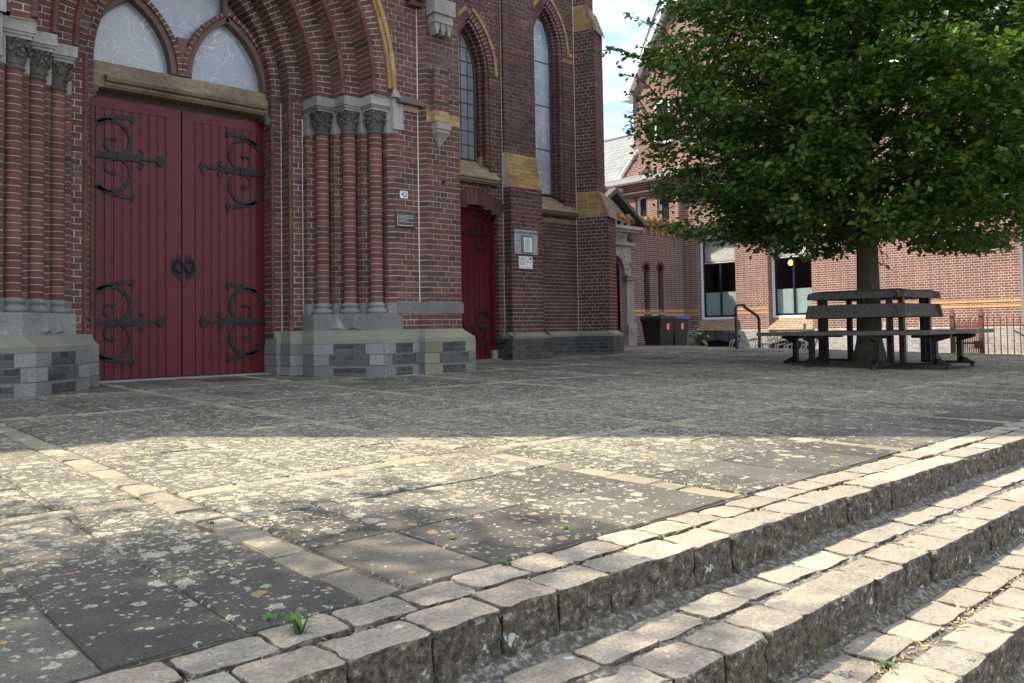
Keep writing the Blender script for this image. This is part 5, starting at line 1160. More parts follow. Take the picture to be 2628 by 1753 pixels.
t = MB(); t.box(XR-0.4, XR+0.1, -6, 12.1, 7.45, 7.6); t.build('gutter', 'white_paint', school)
# small pitched stub between roof and gable
st = MB(); a_, b_ = Pg(1605, 462), Pg(1637, 395); st.add([(XG-0.30, a_[0], a_[1]), (XG-0.30, b_[0]-0.25, a_[1]), (XG-0.30, b_[0]-0.25, b_[1])], [(0, 1, 2)]); st.build('stub_wall', 'school_brick_y', school)
st = MB(); st.tube([(XG-0.32, a_[0], a_[1]), (XG-0.32, b_[0]-0.25, b_[1]+0.03)], 0.06, 4, None, False); st.build('stub_edge', 'white_paint', school)

# ================================================================== garden wall with the stone doorway
YG = 16.0
gwall = empty('garden_wall', (20.5, YG, -0.27)); tag(gwall, 'brick garden wall with yellow stepped coping and two narrow leaded windows', 'wall')
LW = []
for px_ in (1660, 1696): LW.append(xz(px_, 730, YG)[0])
zl0, zl1_ = xz(1663, 795, YG)[1], xz(1663, 676, YG)[1]
gm = MB()
def wall_y(mb, Y, X0, X1, z0, z1, ops):
    xs_ = sorted({X0, X1, *[q for o in ops for q in o[:2]]})
    for a, b in zip(xs_, xs_[1:]):
        o = [q for q in ops if q[0] <= a+1e-6 and q[1] >= b-1e-6]
        if not o: mb.add([(a, Y, z0), (b, Y, z0), (b, Y, z1), (a, Y, z1)], [(0, 1, 2, 3)]); continue
        xa, xb, zb_, zs_, zt_ = o[0]; mb.add([(a, Y, z0), (b, Y, z0), (b, Y, zb_), (a, Y, zb_)], [(0, 1, 2, 3)]); xm = (xa+xb)/2
        A = arcpts(xa, xm, zs_, zt_, 6) + arcpts(xb, xm, zs_, zt_, 6)[::-1][1:]
        for p, q in zip(A, A[1:]): mb.add([(p[0], Y, p[1]), (q[0], Y, q[1]), (q[0], Y, z1), (p[0], Y, z1)], [(0, 1, 2, 3)])
gops = [(x-0.14, x+0.14, zl0, zl1_-0.22, zl1_) for x in LW]
dops = (18.20, 19.35)
wall_y(gm, YG, 19.30, 22.62, 0.02, 3.62, gops); wall_y(gm, YG, 12.5, 18.2, 0.02, 3.62, []); gm.add([(18.2, YG, 2.9), (19.3, YG, 2.9), (19.3, YG, 3.62), (18.2, YG, 3.62)], [(0, 1, 2, 3)])
gm.build('wall', 'garden_brick_x', gwall)
gk = MB(); gk.box(19.3, 22.6, YG+0.30, YG+0.4, -0.3, 3.62); gk.box(12.5, 18.2, YG+0.30, YG+0.4, -0.3, 3.62); gk.add([(12.5, YG, 3.62), (22.62, YG, 3.62), (22.62, YG+0.4, 3.62), (12.5, YG+0.4, 3.62)], [(0, 1, 2, 3)]); gk.build('wall_back', 'garden_brick_x', gwall)
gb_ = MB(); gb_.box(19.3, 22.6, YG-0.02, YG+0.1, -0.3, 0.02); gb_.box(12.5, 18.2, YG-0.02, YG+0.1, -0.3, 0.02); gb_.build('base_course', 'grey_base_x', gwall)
yb = MB()
for za in (0.865, 0.99):
    cur = 19.78
    for x in LW + [22.72]: yb.box(cur, min(x-0.14, 22.58), YG-0.012, YG+0.02, za, za+0.066); cur = x+0.14
yb.build('yellow_band', 'yellow_x', gwall)
for x in LW:
    ww = empty('window', (0, 0, 0), gwall); ww.location = -gwall.location
    t = MB(); t.box(x-0.14, x+0.14, YG+0.16, YG+0.17, zl0, zl1_); t.build('pane', 'dark_glass', ww)
    t = MB()
    for i in range(5): t.box(x-0.14, x+0.14, YG+0.145, YG+0.16, zl0+0.2+0.2*i, zl0+0.212+0.2*i)
    t.box(x-0.006, x+0.006, YG+0.146, YG+0.16, zl0, zl1_-0.03); t.build('glazing_bars', 'galvanised', ww)
    t = MB(); t.box(x-0.16, x-0.14, YG+0.002, YG+0.2, zl0, zl1_-0.2); t.box(x+0.14, x+0.16, YG+0.002, YG+0.2, zl0, zl1_-0.2); t.build('reveal', 'garden_brick_x', ww)
    t = MB(); t.add([(x-0.17, YG-0.06, zl0-0.15), (x+0.17, YG-0.06, zl0-0.15), (x+0.15, YG+0.16, zl0+0.02), (x-0.15, YG+0.16, zl0+0.02), (x-0.17, YG+0.0, zl0-0.2), (x+0.17, YG, zl0-0.2)], [(0, 1, 2, 3), (4, 5, 1, 0), (0, 3, 4), (1, 5, 2)]); t.build('window_sill', 'bluestone', ww)
    hw = 0.14; hh = 0.22; R = (hw*hw+hh*hh)/(2*hw); th = math.asin(hh/R)
    for mir in (1, -1):
        for k in range(5):
            a0, a1 = th*k/5+0.02, th*(k+1)/5-0.02; t = MB(); P = lambda r, a, Y: (x + mir*(hw-R+r*math.cos(a)), Y, zl1_-0.22+r*math.sin(a))
            t.hexa([P(R, a0, YG-0.012), P(R+0.1, a0, YG-0.012), P(R+0.1, a1, YG-0.012), P(R, a1, YG-0.012), P(R, a0, YG+0.1), P(R+0.1, a0, YG+0.1), P(R+0.1, a1, YG+0.1), P(R, a1, YG+0.1)]); t.build('arch_brick', 'brick_brown', ww)
# yellow stepped corbels carrying the coping
pitch_ = (xz(1740, 570, YG-0.2)[0] - xz(1645, 560, YG-0.2)[0])/6.0; x0_ = xz(1645, 560, YG-0.2)[0]
for i in range(-3, 8):
    x = x0_ + pitch_*i
    if x > 22.55: continue
    t = MB(); t.box(x-0.09, x+0.09, YG-0.24, YG+0.4, 3.84, 3.96); t.box(x-0.075, x+0.075, YG-0.17, YG+0.05, 3.73, 3.84); t.box(x-0.06, x+0.06, YG-0.10, YG+0.05, 3.62, 3.73); t.box(x-0.055, x+0.055, YG-0.045, YG+0.05, 3.44, 3.62); t.build('corbel', 'brick_yellow', gwall)
t = MB(); t.box(19.3, 22.6, YG-0.12, YG+0.35, 3.70, 3.80); t.box(19.3, 22.6, YG-0.20, YG+0.36, 3.80, 3.90); t.build('coping', 'tile_buff', gwall)
t = MB(); t.box(17.0, 20.0, YG+0.05, YG+0.4, 3.6, 4.15); t.box(16.5, 19.45, YG+0.05, YG+0.4, 4.15, 4.65); t.build('stepped_gable', 'garden_brick_x', gwall)
t = MB(); t.box(19.40, 20.06, YG-0.02, YG+0.45, 4.15, 4.25); t.box(18.5, 19.5, YG-0.02, YG+0.45, 4.65, 4.76); t.build('gable_cap', 'mossy_stone', gwall)
# stone doorway
DX = 18.78; dw = empty('doorway', (DX, YG, -0.27)); tag(dw, 'weathered stone doorway with pediment and pilasters in the garden wall', 'doorway')
for s in (1, -1):
    f = lambda a: DX + s*a
    t = MB(); t.box(min(f(0.66), f(0.98)), max(f(0.66), f(0.98)), YG-0.16, YG+0.1, 0.62, 1.95); t.box(min(f(0.62), f(1.04)), max(f(0.62), f(1.04)), YG-0.22, YG+0.1, -0.3, 0.62); t.box(min(f(0.60), f(1.06)), max(f(0.60), f(1.06)), YG-0.25, YG+0.1, -0.3, -0.1)
    t.box(min(f(0.60), f(1.05)), max(f(0.60), f(1.05)), YG-0.22, YG+0.1, 1.95, 2.12); t.box(min(f(0.57), f(1.08)), max(f(0.57), f(1.08)), YG-0.26, YG+0.1, 2.04, 2.10); t.build('pilaster', 'pale_stone', dw, bevel=0.01)
    t = MB()
    for k in range(26):
        zz = random.uniform(1.55, 1.9) if k < 12 else random.uniform(2.3, 2.95); xx = f(random.uniform(0.72, 0.92)) if k < 12 else f(random.uniform(0.70, 1.0)); r = random.uniform(0.02, 0.045)
        t.lathe([(0.002, zz-r), (r*0.8, zz-r*0.5), (r, zz), (r*0.7, zz+r*0.6), (0.002, zz+r)], xx, YG-0.15, 7, None, True, False)
    t.box(min(f(0.80), f(0.84)), max(f(0.80), f(0.84)), YG-0.175, YG-0.1, 0.75, 1.5); t.build('carving', 'pale_stone', dw)
    t = MB(); t.lathe([(0.002, 3.12), (0.09, 3.14), (0.13, 3.24), (0.09, 3.34), (0.002, 3.36)], f(0.88), YG-0.16, 12, None, True, False); t.build('boss', 'carved_stone', dw)
t = MB(); n_ = 13
for k in range(n_):
    a0, a1 = math.pi*k/n_+0.012, math.pi*(k+1)/n_-0.012
    P = lambda r, a, Y: (DX + r*math.cos(a), Y, 2.12 + r*math.sin(a)); t = MB()
    t.hexa([P(0.62, a0, YG-0.14), P(0.84, a0, YG-0.14), P(0.84, a1, YG-0.14), P(0.62, a1, YG-0.14), P(0.62, a0, YG+0.1), P(0.84, a0, YG+0.1), P(0.84, a1, YG+0.1), P(0.62, a1, YG+0.1)]); t.build('arch_stone', 'pale_stone', dw)
t = MB(); t.box(DX-0.98, DX+0.98, YG-0.06, YG+0.1, 2.12+0.1, 3.02); t.build('spandrel', 'pale_stone', dw) if False else None
sp_ = MB()
for s in (1, -1):
    A = [(DX + s*0.80*math.cos(a), 2.12 + 0.80*math.sin(a)) for a in np.linspace(0.05, math.pi/2, 8)]; poly = A + [(DX, 3.02), (DX+s*1.0, 3.02), (DX+s*1.0, 2.12)]
    sp_.prism(poly if s == -1 else poly[::-1], YG-0.07, YG+0.1)
sp_.build('spandrel', 'pale_stone', dw)
t = MB(); t.box(DX-1.08, DX+1.08, YG-0.20, YG+0.1, 3.0, 3.10); t.box(DX-1.02, DX+1.02, YG-0.12, YG+0.1, 3.10, 3.40); t.box(DX-1.14, DX+1.14, YG-0.24, YG+0.1, 3.40, 3.48); t.box(DX-1.30, DX+1.30, YG-0.34, YG+0.1, 3.48, 3.58); t.build('entablature', 'pale_stone', dw, bevel=0.008)
t = MB(); t.prism([(DX-1.2, 3.58), (DX+1.2, 3.58), (DX, 4.45)][::-1], YG-0.10, YG+0.1); t.build('tympanum', 'pale_stone', dw)
t = MB()
for s in (1, -1): t.hexa([(DX+s*1.38, YG-0.38, 3.58), (DX, YG-0.38, 4.52), (DX, YG-0.38, 4.68), (DX+s*1.38, YG-0.38, 3.68), (DX+s*1.38, YG+0.12, 3.58), (DX, YG+0.12, 4.52), (DX, YG+0.12, 4.68), (DX+s*1.38, YG+0.12, 3.68)])
t.build('raking_cornice', 'carved_stone', dw)
t = MB(); t.box(DX-0.62, DX+0.62, YG+0.11, YG+0.16, -0.3, 2.75); t.build('door', 'door_paint', dw)
textmesh('OSER', 0.16, 'carved_stone', 'inscription', dw, (DX+0.45, YG-0.125, 3.25), (1, 0, 0), (0, 0, 1))

# ================================================================== things by the yard
def wheelie(x, y, rz, lid, label):
    b = empty('wheelie_bin', (x, y, -0.27)); b.rotation_euler = (0, 0, rz); tag(b, label, 'bin', 'wheelie bins by the garden wall')
    def bb(mb, nm, mat, **k):
        me = mb.build(nm, mat); me.parent = b; return me
    t = MB(); pa_ = [(-0.22, -0.26), (0.22, -0.26), (0.22, 0.22), (-0.22, 0.22)]; pb_ = [(-0.285, -0.34), (0.285, -0.34), (0.285, 0.35), (-0.285, 0.35)]
    loft(t, pa_, 0.06, pb_, 0.96, True); t.box(-0.30, 0.30, -0.355, 0.365, 0.93, 0.985); bb(t, 'body', 'bin_grey')
    t = MB(); loft(t, [(-0.30, -0.38), (0.30, -0.38), (0.30, 0.40), (-0.30, 0.40)], 0.99, [(-0.27, -0.33), (0.27, -0.33), (0.27, 0.36), (-0.27, 0.36)], 1.06, True); bb(t, 'lid', lid)
    t = MB(); t.tube([(-0.24, 0.40, 0.985), (0.24, 0.40, 0.985)], 0.016, 8); bb(t, 'handle', 'bin_grey')
    for s in (-1, 1):
        t = MB(); t.v = []; P = [(s*0.26 + q*0.04, 0.24 + 0.1*math.cos(a), 0.1 + 0.1*math.sin(a)) for q in (-.5, .5) for a in np.linspace(0, 5.76, 12)]
        t.add(P, [tuple(range(12)), tuple(range(23, 11, -1))] + [(i, (i+1) % 12, 12+(i+1) % 12, 12+i) for i in range(12)]); bb(t, 'wheel', 'black_paint')
    t = MB(); t.add([(-0.055, -0.336, 0.70), (0.055, -0.336, 0.70), (0.055, -0.350, 0.87), (-0.055, -0.350, 0.87)], [(0, 1, 2, 3)]); bb(t, 'sticker', 'sticker_pink')
    t = MB()
    for k in range(4): t.add([(-0.04, -0.349+0.0012*k*0, 0.835-0.035*k), (0.03-0.012*(k % 2), -0.349, 0.835-0.035*k), (0.03-0.012*(k % 2), -0.3505, 0.848-0.035*k), (-0.04, -0.3505, 0.848-0.035*k)], [(0, 1, 2, 3)])
    bb(t, 'sticker_print', 'paper')
def on_z(px_, py_, z): p = onplane(px_, py_, (0, 0, 1), z); return p
def place(px_, d):     # point on the pixel column at camera depth d
    q = CP + ray(px_, 850)*d; return float(q[0]), float(q[1])
bx1 = place(1690, 21.6); bx2 = (bx1[0]+0.66, bx1[1]+0.04)
wheelie(bx1[0], bx1[1], math.radians(-6), 'bin_grey', 'dark grey wheelie bin with pink sticker, its lid dark grey')
wheelie(bx2[0], bx2[1], math.radians(-3), 'bin_blue', 'dark grey wheelie bin with a blue lid and pink sticker')
# leafy plant beside the bins
pv = empty('broadleaf_plant', (*place(1784, 22.8), -0.27)); tag(pv, 'broad leaved green plant growing beside the bins', 'plant')
P0_ = np.array(pv.location)
t = MB(); lf = MB()
for k in range(4):
    e = P0_ + np.array([random.uniform(-.2, .2), random.uniform(-.25, .2), random.uniform(0.55, 0.95)]); t.tube([P0_, (P0_*0.4+e*0.6) + np.array([0, 0, 0.08]), e], [0.012, 0.009, 0.005], 5)
for k in range(26):
    c = P0_ + np.array([random.uniform(-.25, .1), random.uniform(-.35, .25), random.uniform(0.12, 0.98)]); L_ = random.uniform(0.14, 0.26); a = random.uniform(0, 6.28); dn = random.uniform(-0.9, -0.2)
    dx_ = np.array([math.cos(a), math.sin(a), dn]); dx_ /= np.linalg.norm(dx_); sd_2 = np.cross(dx_, [0, 0, 1.]); sd_2 /= np.linalg.norm(sd_2); up_ = np.cross(sd_2, dx_)
    lf.add([c, c+dx_*L_*0.35+sd_2*L_*0.36, c+dx_*L_*0.75+sd_2*L_*0.22, c+dx_*L_, c+dx_*L_*0.75-sd_2*L_*0.22, c+dx_*L_*0.35-sd_2*L_*0.36, c+dx_*L_*0.5-up_*0.02], [(0, 1, 6), (1, 2, 6), (2, 3, 6), (3, 4, 6), (4, 5, 6), (5, 0, 6)])
t.build('stem', 'leaf_weed', pv); lf.build('foliage', 'leaf_weed', pv, 'stuff')
# handrail at the stair down to the yard
g1 = onplane(1891, 895, (0, -SL, 1.), -SL*YC); g2 = onplane(1950, 893, (0, -SL, 1.), -SL*YC); dvec = (g2-g1)/np.linalg.norm(g2-g1)
hr = empty('handrail', tuple(map(float, g1))); tag(hr, 'black tubular steel handrail with a sloping top beside the bike racks', 'handrail')
H_ = 0.90; A_ = g1 + np.array([0, 0, H_]); B_ = g2 + np.array([0, 0, 0.66])
arc_ = lambda p, q, r, n=5: [p*(1-t)**2 + q*2*t*(1-t) + r*t*t for t in np.linspace(0, 1, n)]
pts = [g1 + np.array([0, 0, -0.05])] + arc_(g1+np.array([0, 0, H_-0.1]), A_, A_+dvec*0.1) + [A_ + dvec*0.20] + arc_(A_+dvec*0.22, A_+dvec*0.27, A_*0.84+B_*0.16+dvec*0.14) + arc_(A_*0.12+B_*0.88, B_, B_-np.array([0, 0, 0.12])) + [g2 + np.array([0, 0, -0.25])]
t = MB(); t.tube(pts[:2] , 0.03, 8); t.build('post', 'rail_black', hr); t = MB(); t.tube(pts[1:-1], 0.03, 8); t.build('rail', 'rail_black', hr); t = MB(); t.tube(pts[-2:], 0.03, 8); t.build('post', 'rail_black', hr)
# bike racks
def rack(px_, d, label):
    x, y = place(px_, d); r = empty('bike_rack', (x, y, -0.27)); tag(r, label, 'bike rack', 'bike racks in front of the cellar windows')
    for k, (dy, hh) in enumerate(((0.0, 0.42), (0.22, 0.30), (0.44, 0.42), (0.66, 0.30))):
        for o_ in (-0.035, 0.035):
            t = MB(); t.tube([(x, y-dy+o_, -0.27), (x, y-dy+o_, -0.27+hh*0.55), (x+0.05, y-dy+o_, -0.27+hh*0.75), (x+0.10, y-dy+o_, -0.27+hh*0.95), (x+0.45, y-dy+o_, -0.27+hh*1.1), (x+0.50, y-dy+o_, -0.27+hh*0.85), (x+0.50, y-dy+o_, -0.27)], 0.011, 6); t.build('hoop', 'galvanised', r)
    t = MB(); t.box(x+0.47, x+0.51, y-0.75, y+0.1, -0.27, -0.24); t.build('base_rail', 'galvanised', r)
rack(1873, 20.5, 'galvanised wheel hoop bike rack left of the handrail posts'); rack(1925, 20.2, 'galvanised wheel hoop bike rack between the handrail posts'); rack(1990, 19.8, 'galvanised wheel hoop bike rack right of the handrail on the pale sunlit strip')
ps = MB(); a_, b_ = place(1950, 19.6), place(2110, 18.4); ps.plan([(a_[0], a_[1]), (b_[0], b_[1]), (b_[0]+1.9, b_[1]+0.1), (a_[0]+1.9, a_[1]+0.1)], -0.27, -0.16); o = ps.build('sunlit_concrete', 'plaster', loc=None); tag(o, 'pale concrete yard strip under the bike racks, its sunlit brightness given as colour', 'slab')  # stands in for sunlit ground: the brightness is put into the colour
for i, (px_, d) in enumerate(((2066, 18.6), (2272, 17.8), (2324, 17.6), (2362, 17.5))):
    x, y = place(px_, d); t = MB(); t.lathe([(0.032, -0.27), (0.032, 0.52), (0.02, 0.535)], x, y, 10); t.lathe([(0.07, -0.27), (0.07, -0.255)], x, y, 10); o = t.build('yard_post', 'galvanised'); tag(o, 'slim galvanised steel post standing on the yard behind the bench' if i else 'slim galvanised steel post at the end of the pale sunlit concrete', 'post', 'galvanised posts on the yard')
# iron fence and rusty gate
def picket(mb, x, y, z0, z1, r=0.009): mb.tube([(x, y, z0), (x, y, z1-0.05)], r, 5); mb.tube([(x, y, z1-0.05), (x, y, z1)], [r*1.5, 0.001], 5)
fx = 16.4
gy0, gy1 = yz(2445, 850, fx)[0], yz(2519, 850, fx)[0]
gt_ = empty('iron_gate', (fx, gy1, -0.27)); tag(gt_, 'rusty iron gate of close pickets between two pointed posts', 'gate')
for y_ in (gy0, gy1):
    t = MB(); t.box(fx-0.035, fx+0.035, y_-0.035, y_+0.035, -0.27, 0.62); t.add([(fx-0.05, y_-0.05, 0.62), (fx+0.05, y_-0.05, 0.62), (fx+0.05, y_+0.05, 0.62), (fx-0.05, y_+0.05, 0.62), (fx, y_, 0.78)], [(0, 1, 4), (1, 2, 4), (2, 3, 4), (3, 0, 4), (0, 3, 2, 1)]); t.build('post', 'rust', gt_)
n_ = 16
for k in range(1, n_):
    y_ = gy0 + (gy1-gy0)*k/n_; t = MB(); picket(t, fx, y_, -0.22, 0.56 + 0.04*math.sin(k*2.1)); t.build('picket', 'rust', gt_)
for z in (-0.18, 0.10, 0.40): t = MB(); t.box(fx-0.012, fx+0.012, gy1+0.03, gy0-0.03, z, z+0.035); t.build('rail', 'rust', gt_)
t = MB(); t.box(fx-0.05, fx+0.02, gy1+0.02, gy1+0.12, 0.02, 0.16); t.build('lock', 'rust', gt_)
fn = empty('iron_fence', (fx, gy1-1.0, -0.27)); tag(fn, 'dark iron picket fence running on from the rusty gate', 'fence')
y_ = gy1 - 0.10
while y_ > gy1 - 3.2:
    t = MB(); picket(t, fx, y_, -0.27, 0.62); t.build('picket', 'rust', fn); y_ -= 0.105
for z in (-0.15, 0.42): t = MB(); t.box(fx-0.01, fx+0.01, gy1-3.2, gy1-0.05, z, z+0.03); t.build('rail', 'rust', fn)
t = MB(); t.tube([(fx+0.05, gy1-0.5, 0.35), (fx+0.5, gy1-1.3, -0.27)], 0.012, 5); t.build('brace', 'rust', fn)

# ================================================================== signs on the church
def U_Y(x, y, Y): p = atY(x, y, Y); return p
pn = MB(); a = atY(1027, 490, 7.79); b_ = atY(1045, 510, 7.79); X0, X1, Z0, Z1 = float(a[0])-0.005, float(b_[0])+0.005, float(b_[2])-0.003, float(a[2])+0.003
hn = empty('house_number_plate', ((X0+X1)/2, 7.79, Z0)); tag(hn, 'white house number plate reading 42 on the portal wall', 'number plate')
t = MB(); t.box(X0, X1, 7.782, 7.797, Z0, Z1); t.build('plate', 'ceramic', hn, bevel=0.003)
textmesh('42', (Z1-Z0)*0.95, 'ink_blue', 'numerals', hn, ((X0+X1)/2, 7.781, (Z0+Z1)/2), (1, 0, 0), (0, 0, 1))
a = atY(1014, 543, 7.79); b_ = atY(1064, 586, 7.79); X0, X1, Z0, Z1 = float(a[0]), float(b_[0]), float(b_[2]), float(a[2])
pq = empty('information_plaque', ((X0+X1)/2, 7.79, Z0)); tag(pq, 'brown plaque with white text below the house number', 'plaque')
t = MB(); t.box(X0, X1, 7.778, 7.797, Z0, Z1); t.build('plate', 'plaque_brown', pq, bevel=0.003)
t = MB()
for k, l in enumerate((0.78, 0.70, 0.74, 0.40, 0.52, 0.74)):
    zz = Z1 - (Z1-Z0)*(0.20+0.09*k); x = X0 + (X1-X0)*0.18
    while x < X0 + (X1-X0)*(0.16+l):
        wl = random.uniform(0.008, 0.02); t.box(x, x+wl, 7.7765, 7.7775, zz-0.0018, zz+0.0018); x += wl+0.004
t.box(X0+(X1-X0)*0.09, X0+(X1-X0)*0.105, 7.7765, 7.7775, Z0+0.02, Z1-0.03); t.box(X0+(X1-X0)*0.1, X0+(X1-X0)*0.72, 7.7765, 7.7775, Z0+0.02, Z0+0.024); t.box(X0+(X1-X0)*0.76, X0+(X1-X0)*0.93, 7.7765, 7.7775, Z0+0.028, Z0+0.032)
t.prism([(X0+(X1-X0)*0.08, Z1-0.015), (X0+(X1-X0)*0.13, Z1-0.05), (X0+(X1-X0)*0.10, Z1-0.07)], 7.7765, 7.7775); t.build('print', 'paper', pq)
Yb = 9.205
a = atY(1319, 588, Yb); b_ = atY(1379, 655, Yb); X0, X1, Z0, Z1 = float(a[0]), float(b_[0]), float(b_[2]), float(a[2])
nb = empty('notice_board', ((X0+X1)/2, Yb, Z0)); tag(nb, 'grey metal church notice board with a framed white sheet, on the pier', 'notice board')
t = MB(); t.box(X0, X1, Yb-0.012, Yb+0.006, Z0, Z1); t.build('board', 'sign_metal', nb, bevel=0.002)
fx0, fx1, fz0, fz1 = X0+(X1-X0)*0.27, X0+(X1-X0)*0.78, Z0+(Z1-Z0)*0.04, Z0+(Z1-Z0)*0.78
t = MB(); t.box(fx0, fx1, Yb-0.030, Yb-0.013, fz0, fz1); t.build('frame', 'galvanised', nb, bevel=0.002)
sx0, sx1, sz0, sz1 = fx0+(fx1-fx0)*0.16, fx0+(fx1-fx0)*0.88, fz0+(fz1-fz0)*0.07, fz0+(fz1-fz0)*0.88
t = MB(); t.box(sx0, sx1, Yb-0.033, Yb-0.031, sz0, sz1); t.build('paper', 'paper', nb)
t = MB()
for k in range(14):
    zz = sz1 - (sz1-sz0)*(0.07+0.064*k); t.box(sx0+(sx1-sx0)*(0.30 if k == 0 else 0.16), sx0+(sx1-sx0)*random.uniform(0.5, 0.85), Yb-0.0345, Yb-0.0335, zz-0.0035, zz+0.0035)
t.build('print', 'sign_metal', nb)
textmesh('LAURENTIUSKERK', (X1-X0)*0.115, 'ink', 'lettering', nb, ((X0+X1)/2, Yb-0.0135, Z1-(Z1-Z0)*0.12), (1, 0, 0), (0, 0, 1))
textmesh('za', (X1-X0)*0.09, 'ink', 'lettering', nb, (X0+(X1-X0)*0.13, Yb-0.0135, Z0+(Z1-Z0)*0.55), (1, 0, 0), (0, 0, 1)); textmesh('zo', (X1-X0)*0.09, 'ink', 'lettering', nb, (X0+(X1-X0)*0.13, Yb-0.0135, Z0+(Z1-Z0)*0.24), (1, 0, 0), (0, 0, 1))
for fx_, fz_ in ((0.06, 0.93), (0.94, 0.93), (0.06, 0.08), (0.94, 0.08)):
    t = MB(); t.box(X0+(X1-X0)*fx_-0.006, X0+(X1-X0)*fx_+0.006, Yb-0.016, Yb-0.011, Z0+(Z1-Z0)*fz_-0.006, Z0+(Z1-Z0)*fz_+0.006); t.build('screw', 'ink', nb)
a = atY(1331, 657, Yb); b_ = atY(1366, 691, Yb); X0, X1, Z0, Z1 = float(a[0]), float(b_[0]), float(b_[2]), float(a[2])
ws = empty('welcome_sign', ((X0+X1)/2, Yb, Z0)); tag(ws, 'small white sign with a pale oval emblem under the notice board', 'sign')
t = MB(); t.box(X0, X1, Yb-0.010, Yb+0.006, Z0, Z1); t.build('board', 'paper', ws, bevel=0.002)
t = MB(); xm, zm = X0+(X1-X0)*0.24, Z0+(Z1-Z0)*0.6; E_ = [(xm+(X1-X0)*0.16*math.cos(a), zm+(Z1-Z0)*0.27*math.sin(a)) for a in np.linspace(0, 2*math.pi, 25)]
t.ribbon(E_, 0.007, Yb-0.010, 0.002); t.ribbon([(xm, zm-(Z1-Z0)*0.25), (xm, zm+(Z1-Z0)*0.33)], 0.008, Yb-0.010, 0.002); t.build('emblem', 'brick_yellow', ws)
t = MB(); t.box(X0+(X1-X0)*0.78, X0+(X1-X0)*0.92, Yb-0.0115, Yb-0.0105, Z1-(Z1-Z0)*0.24, Z1-(Z1-Z0)*0.08); t.box(X0+(X1-X0)*0.54, X0+(X1-X0)*0.82, Yb-0.0115, Yb-0.0105, zm-0.012, zm-0.004); t.box(X0+(X1-X0)*0.1, X0+(X1-X0)*0.3, Yb-0.0115, Yb-0.0105, Z0+0.02, Z0+0.026); t.box(X0+(X1-X0)*0.5, X0+(X1-X0)*0.93, Yb-0.0115, Yb-0.0105, Z0+0.016, Z0+0.021); t.build('print', 'window_lead', ws)
# small wall hook on the pier
q = atY(1136, 467, 7.69); t = MB(); t.tube([(q[0], 7.70, q[2]), (q[0], 7.66, q[2]), (q[0]+0.01, 7.65, q[2]+0.02)], 0.012, 7); o = t.build('wall_hook', 'iron'); tag(o, 'small iron hook in the brick pier above the house number', 'hook')

# ================================================================== bench around the tree
BX0, BX1, BY0, BY1 = 9.78, 11.98, 3.60, 5.80; BXc, BYc = (BX0+BX1)/2, (BY0+BY1)/2; BG = gz(4.7)
bench = empty('tree_bench', (BXc, BYc, BG)); tag(bench, 'square weathered wooden bench with backrests built round the tree trunk', 'bench')
SZ = BG + 0.455; SD = 0.46; BH = 0.62
def plank(nm, c8, mat='bench_wood'):
    c = np.mean(np.array(c8), axis=0); t = MB(); t.hexa([tuple(np.array(q)-c) for q in c8], True, 0.0); o = t.build(nm, mat); o.location = Vector(tuple(c)) - bench.location; o.parent = bench
    md = o.modifiers.new('bevel', 'BEVEL'); md.width = 0.006; md.segments = 2; return o
def rot(side, u, w):    # local: u along the side, w inwards from the outer edge
    h = (BX1-BX0)/2
    return {0: (BX0 + w, BYc - u), 1: (BXc + u, BY0 + w), 2: (BX1 - w, BYc + u), 3: (BXc - u, BY1 - w)}[side]
half = (BX1-BX0)/2
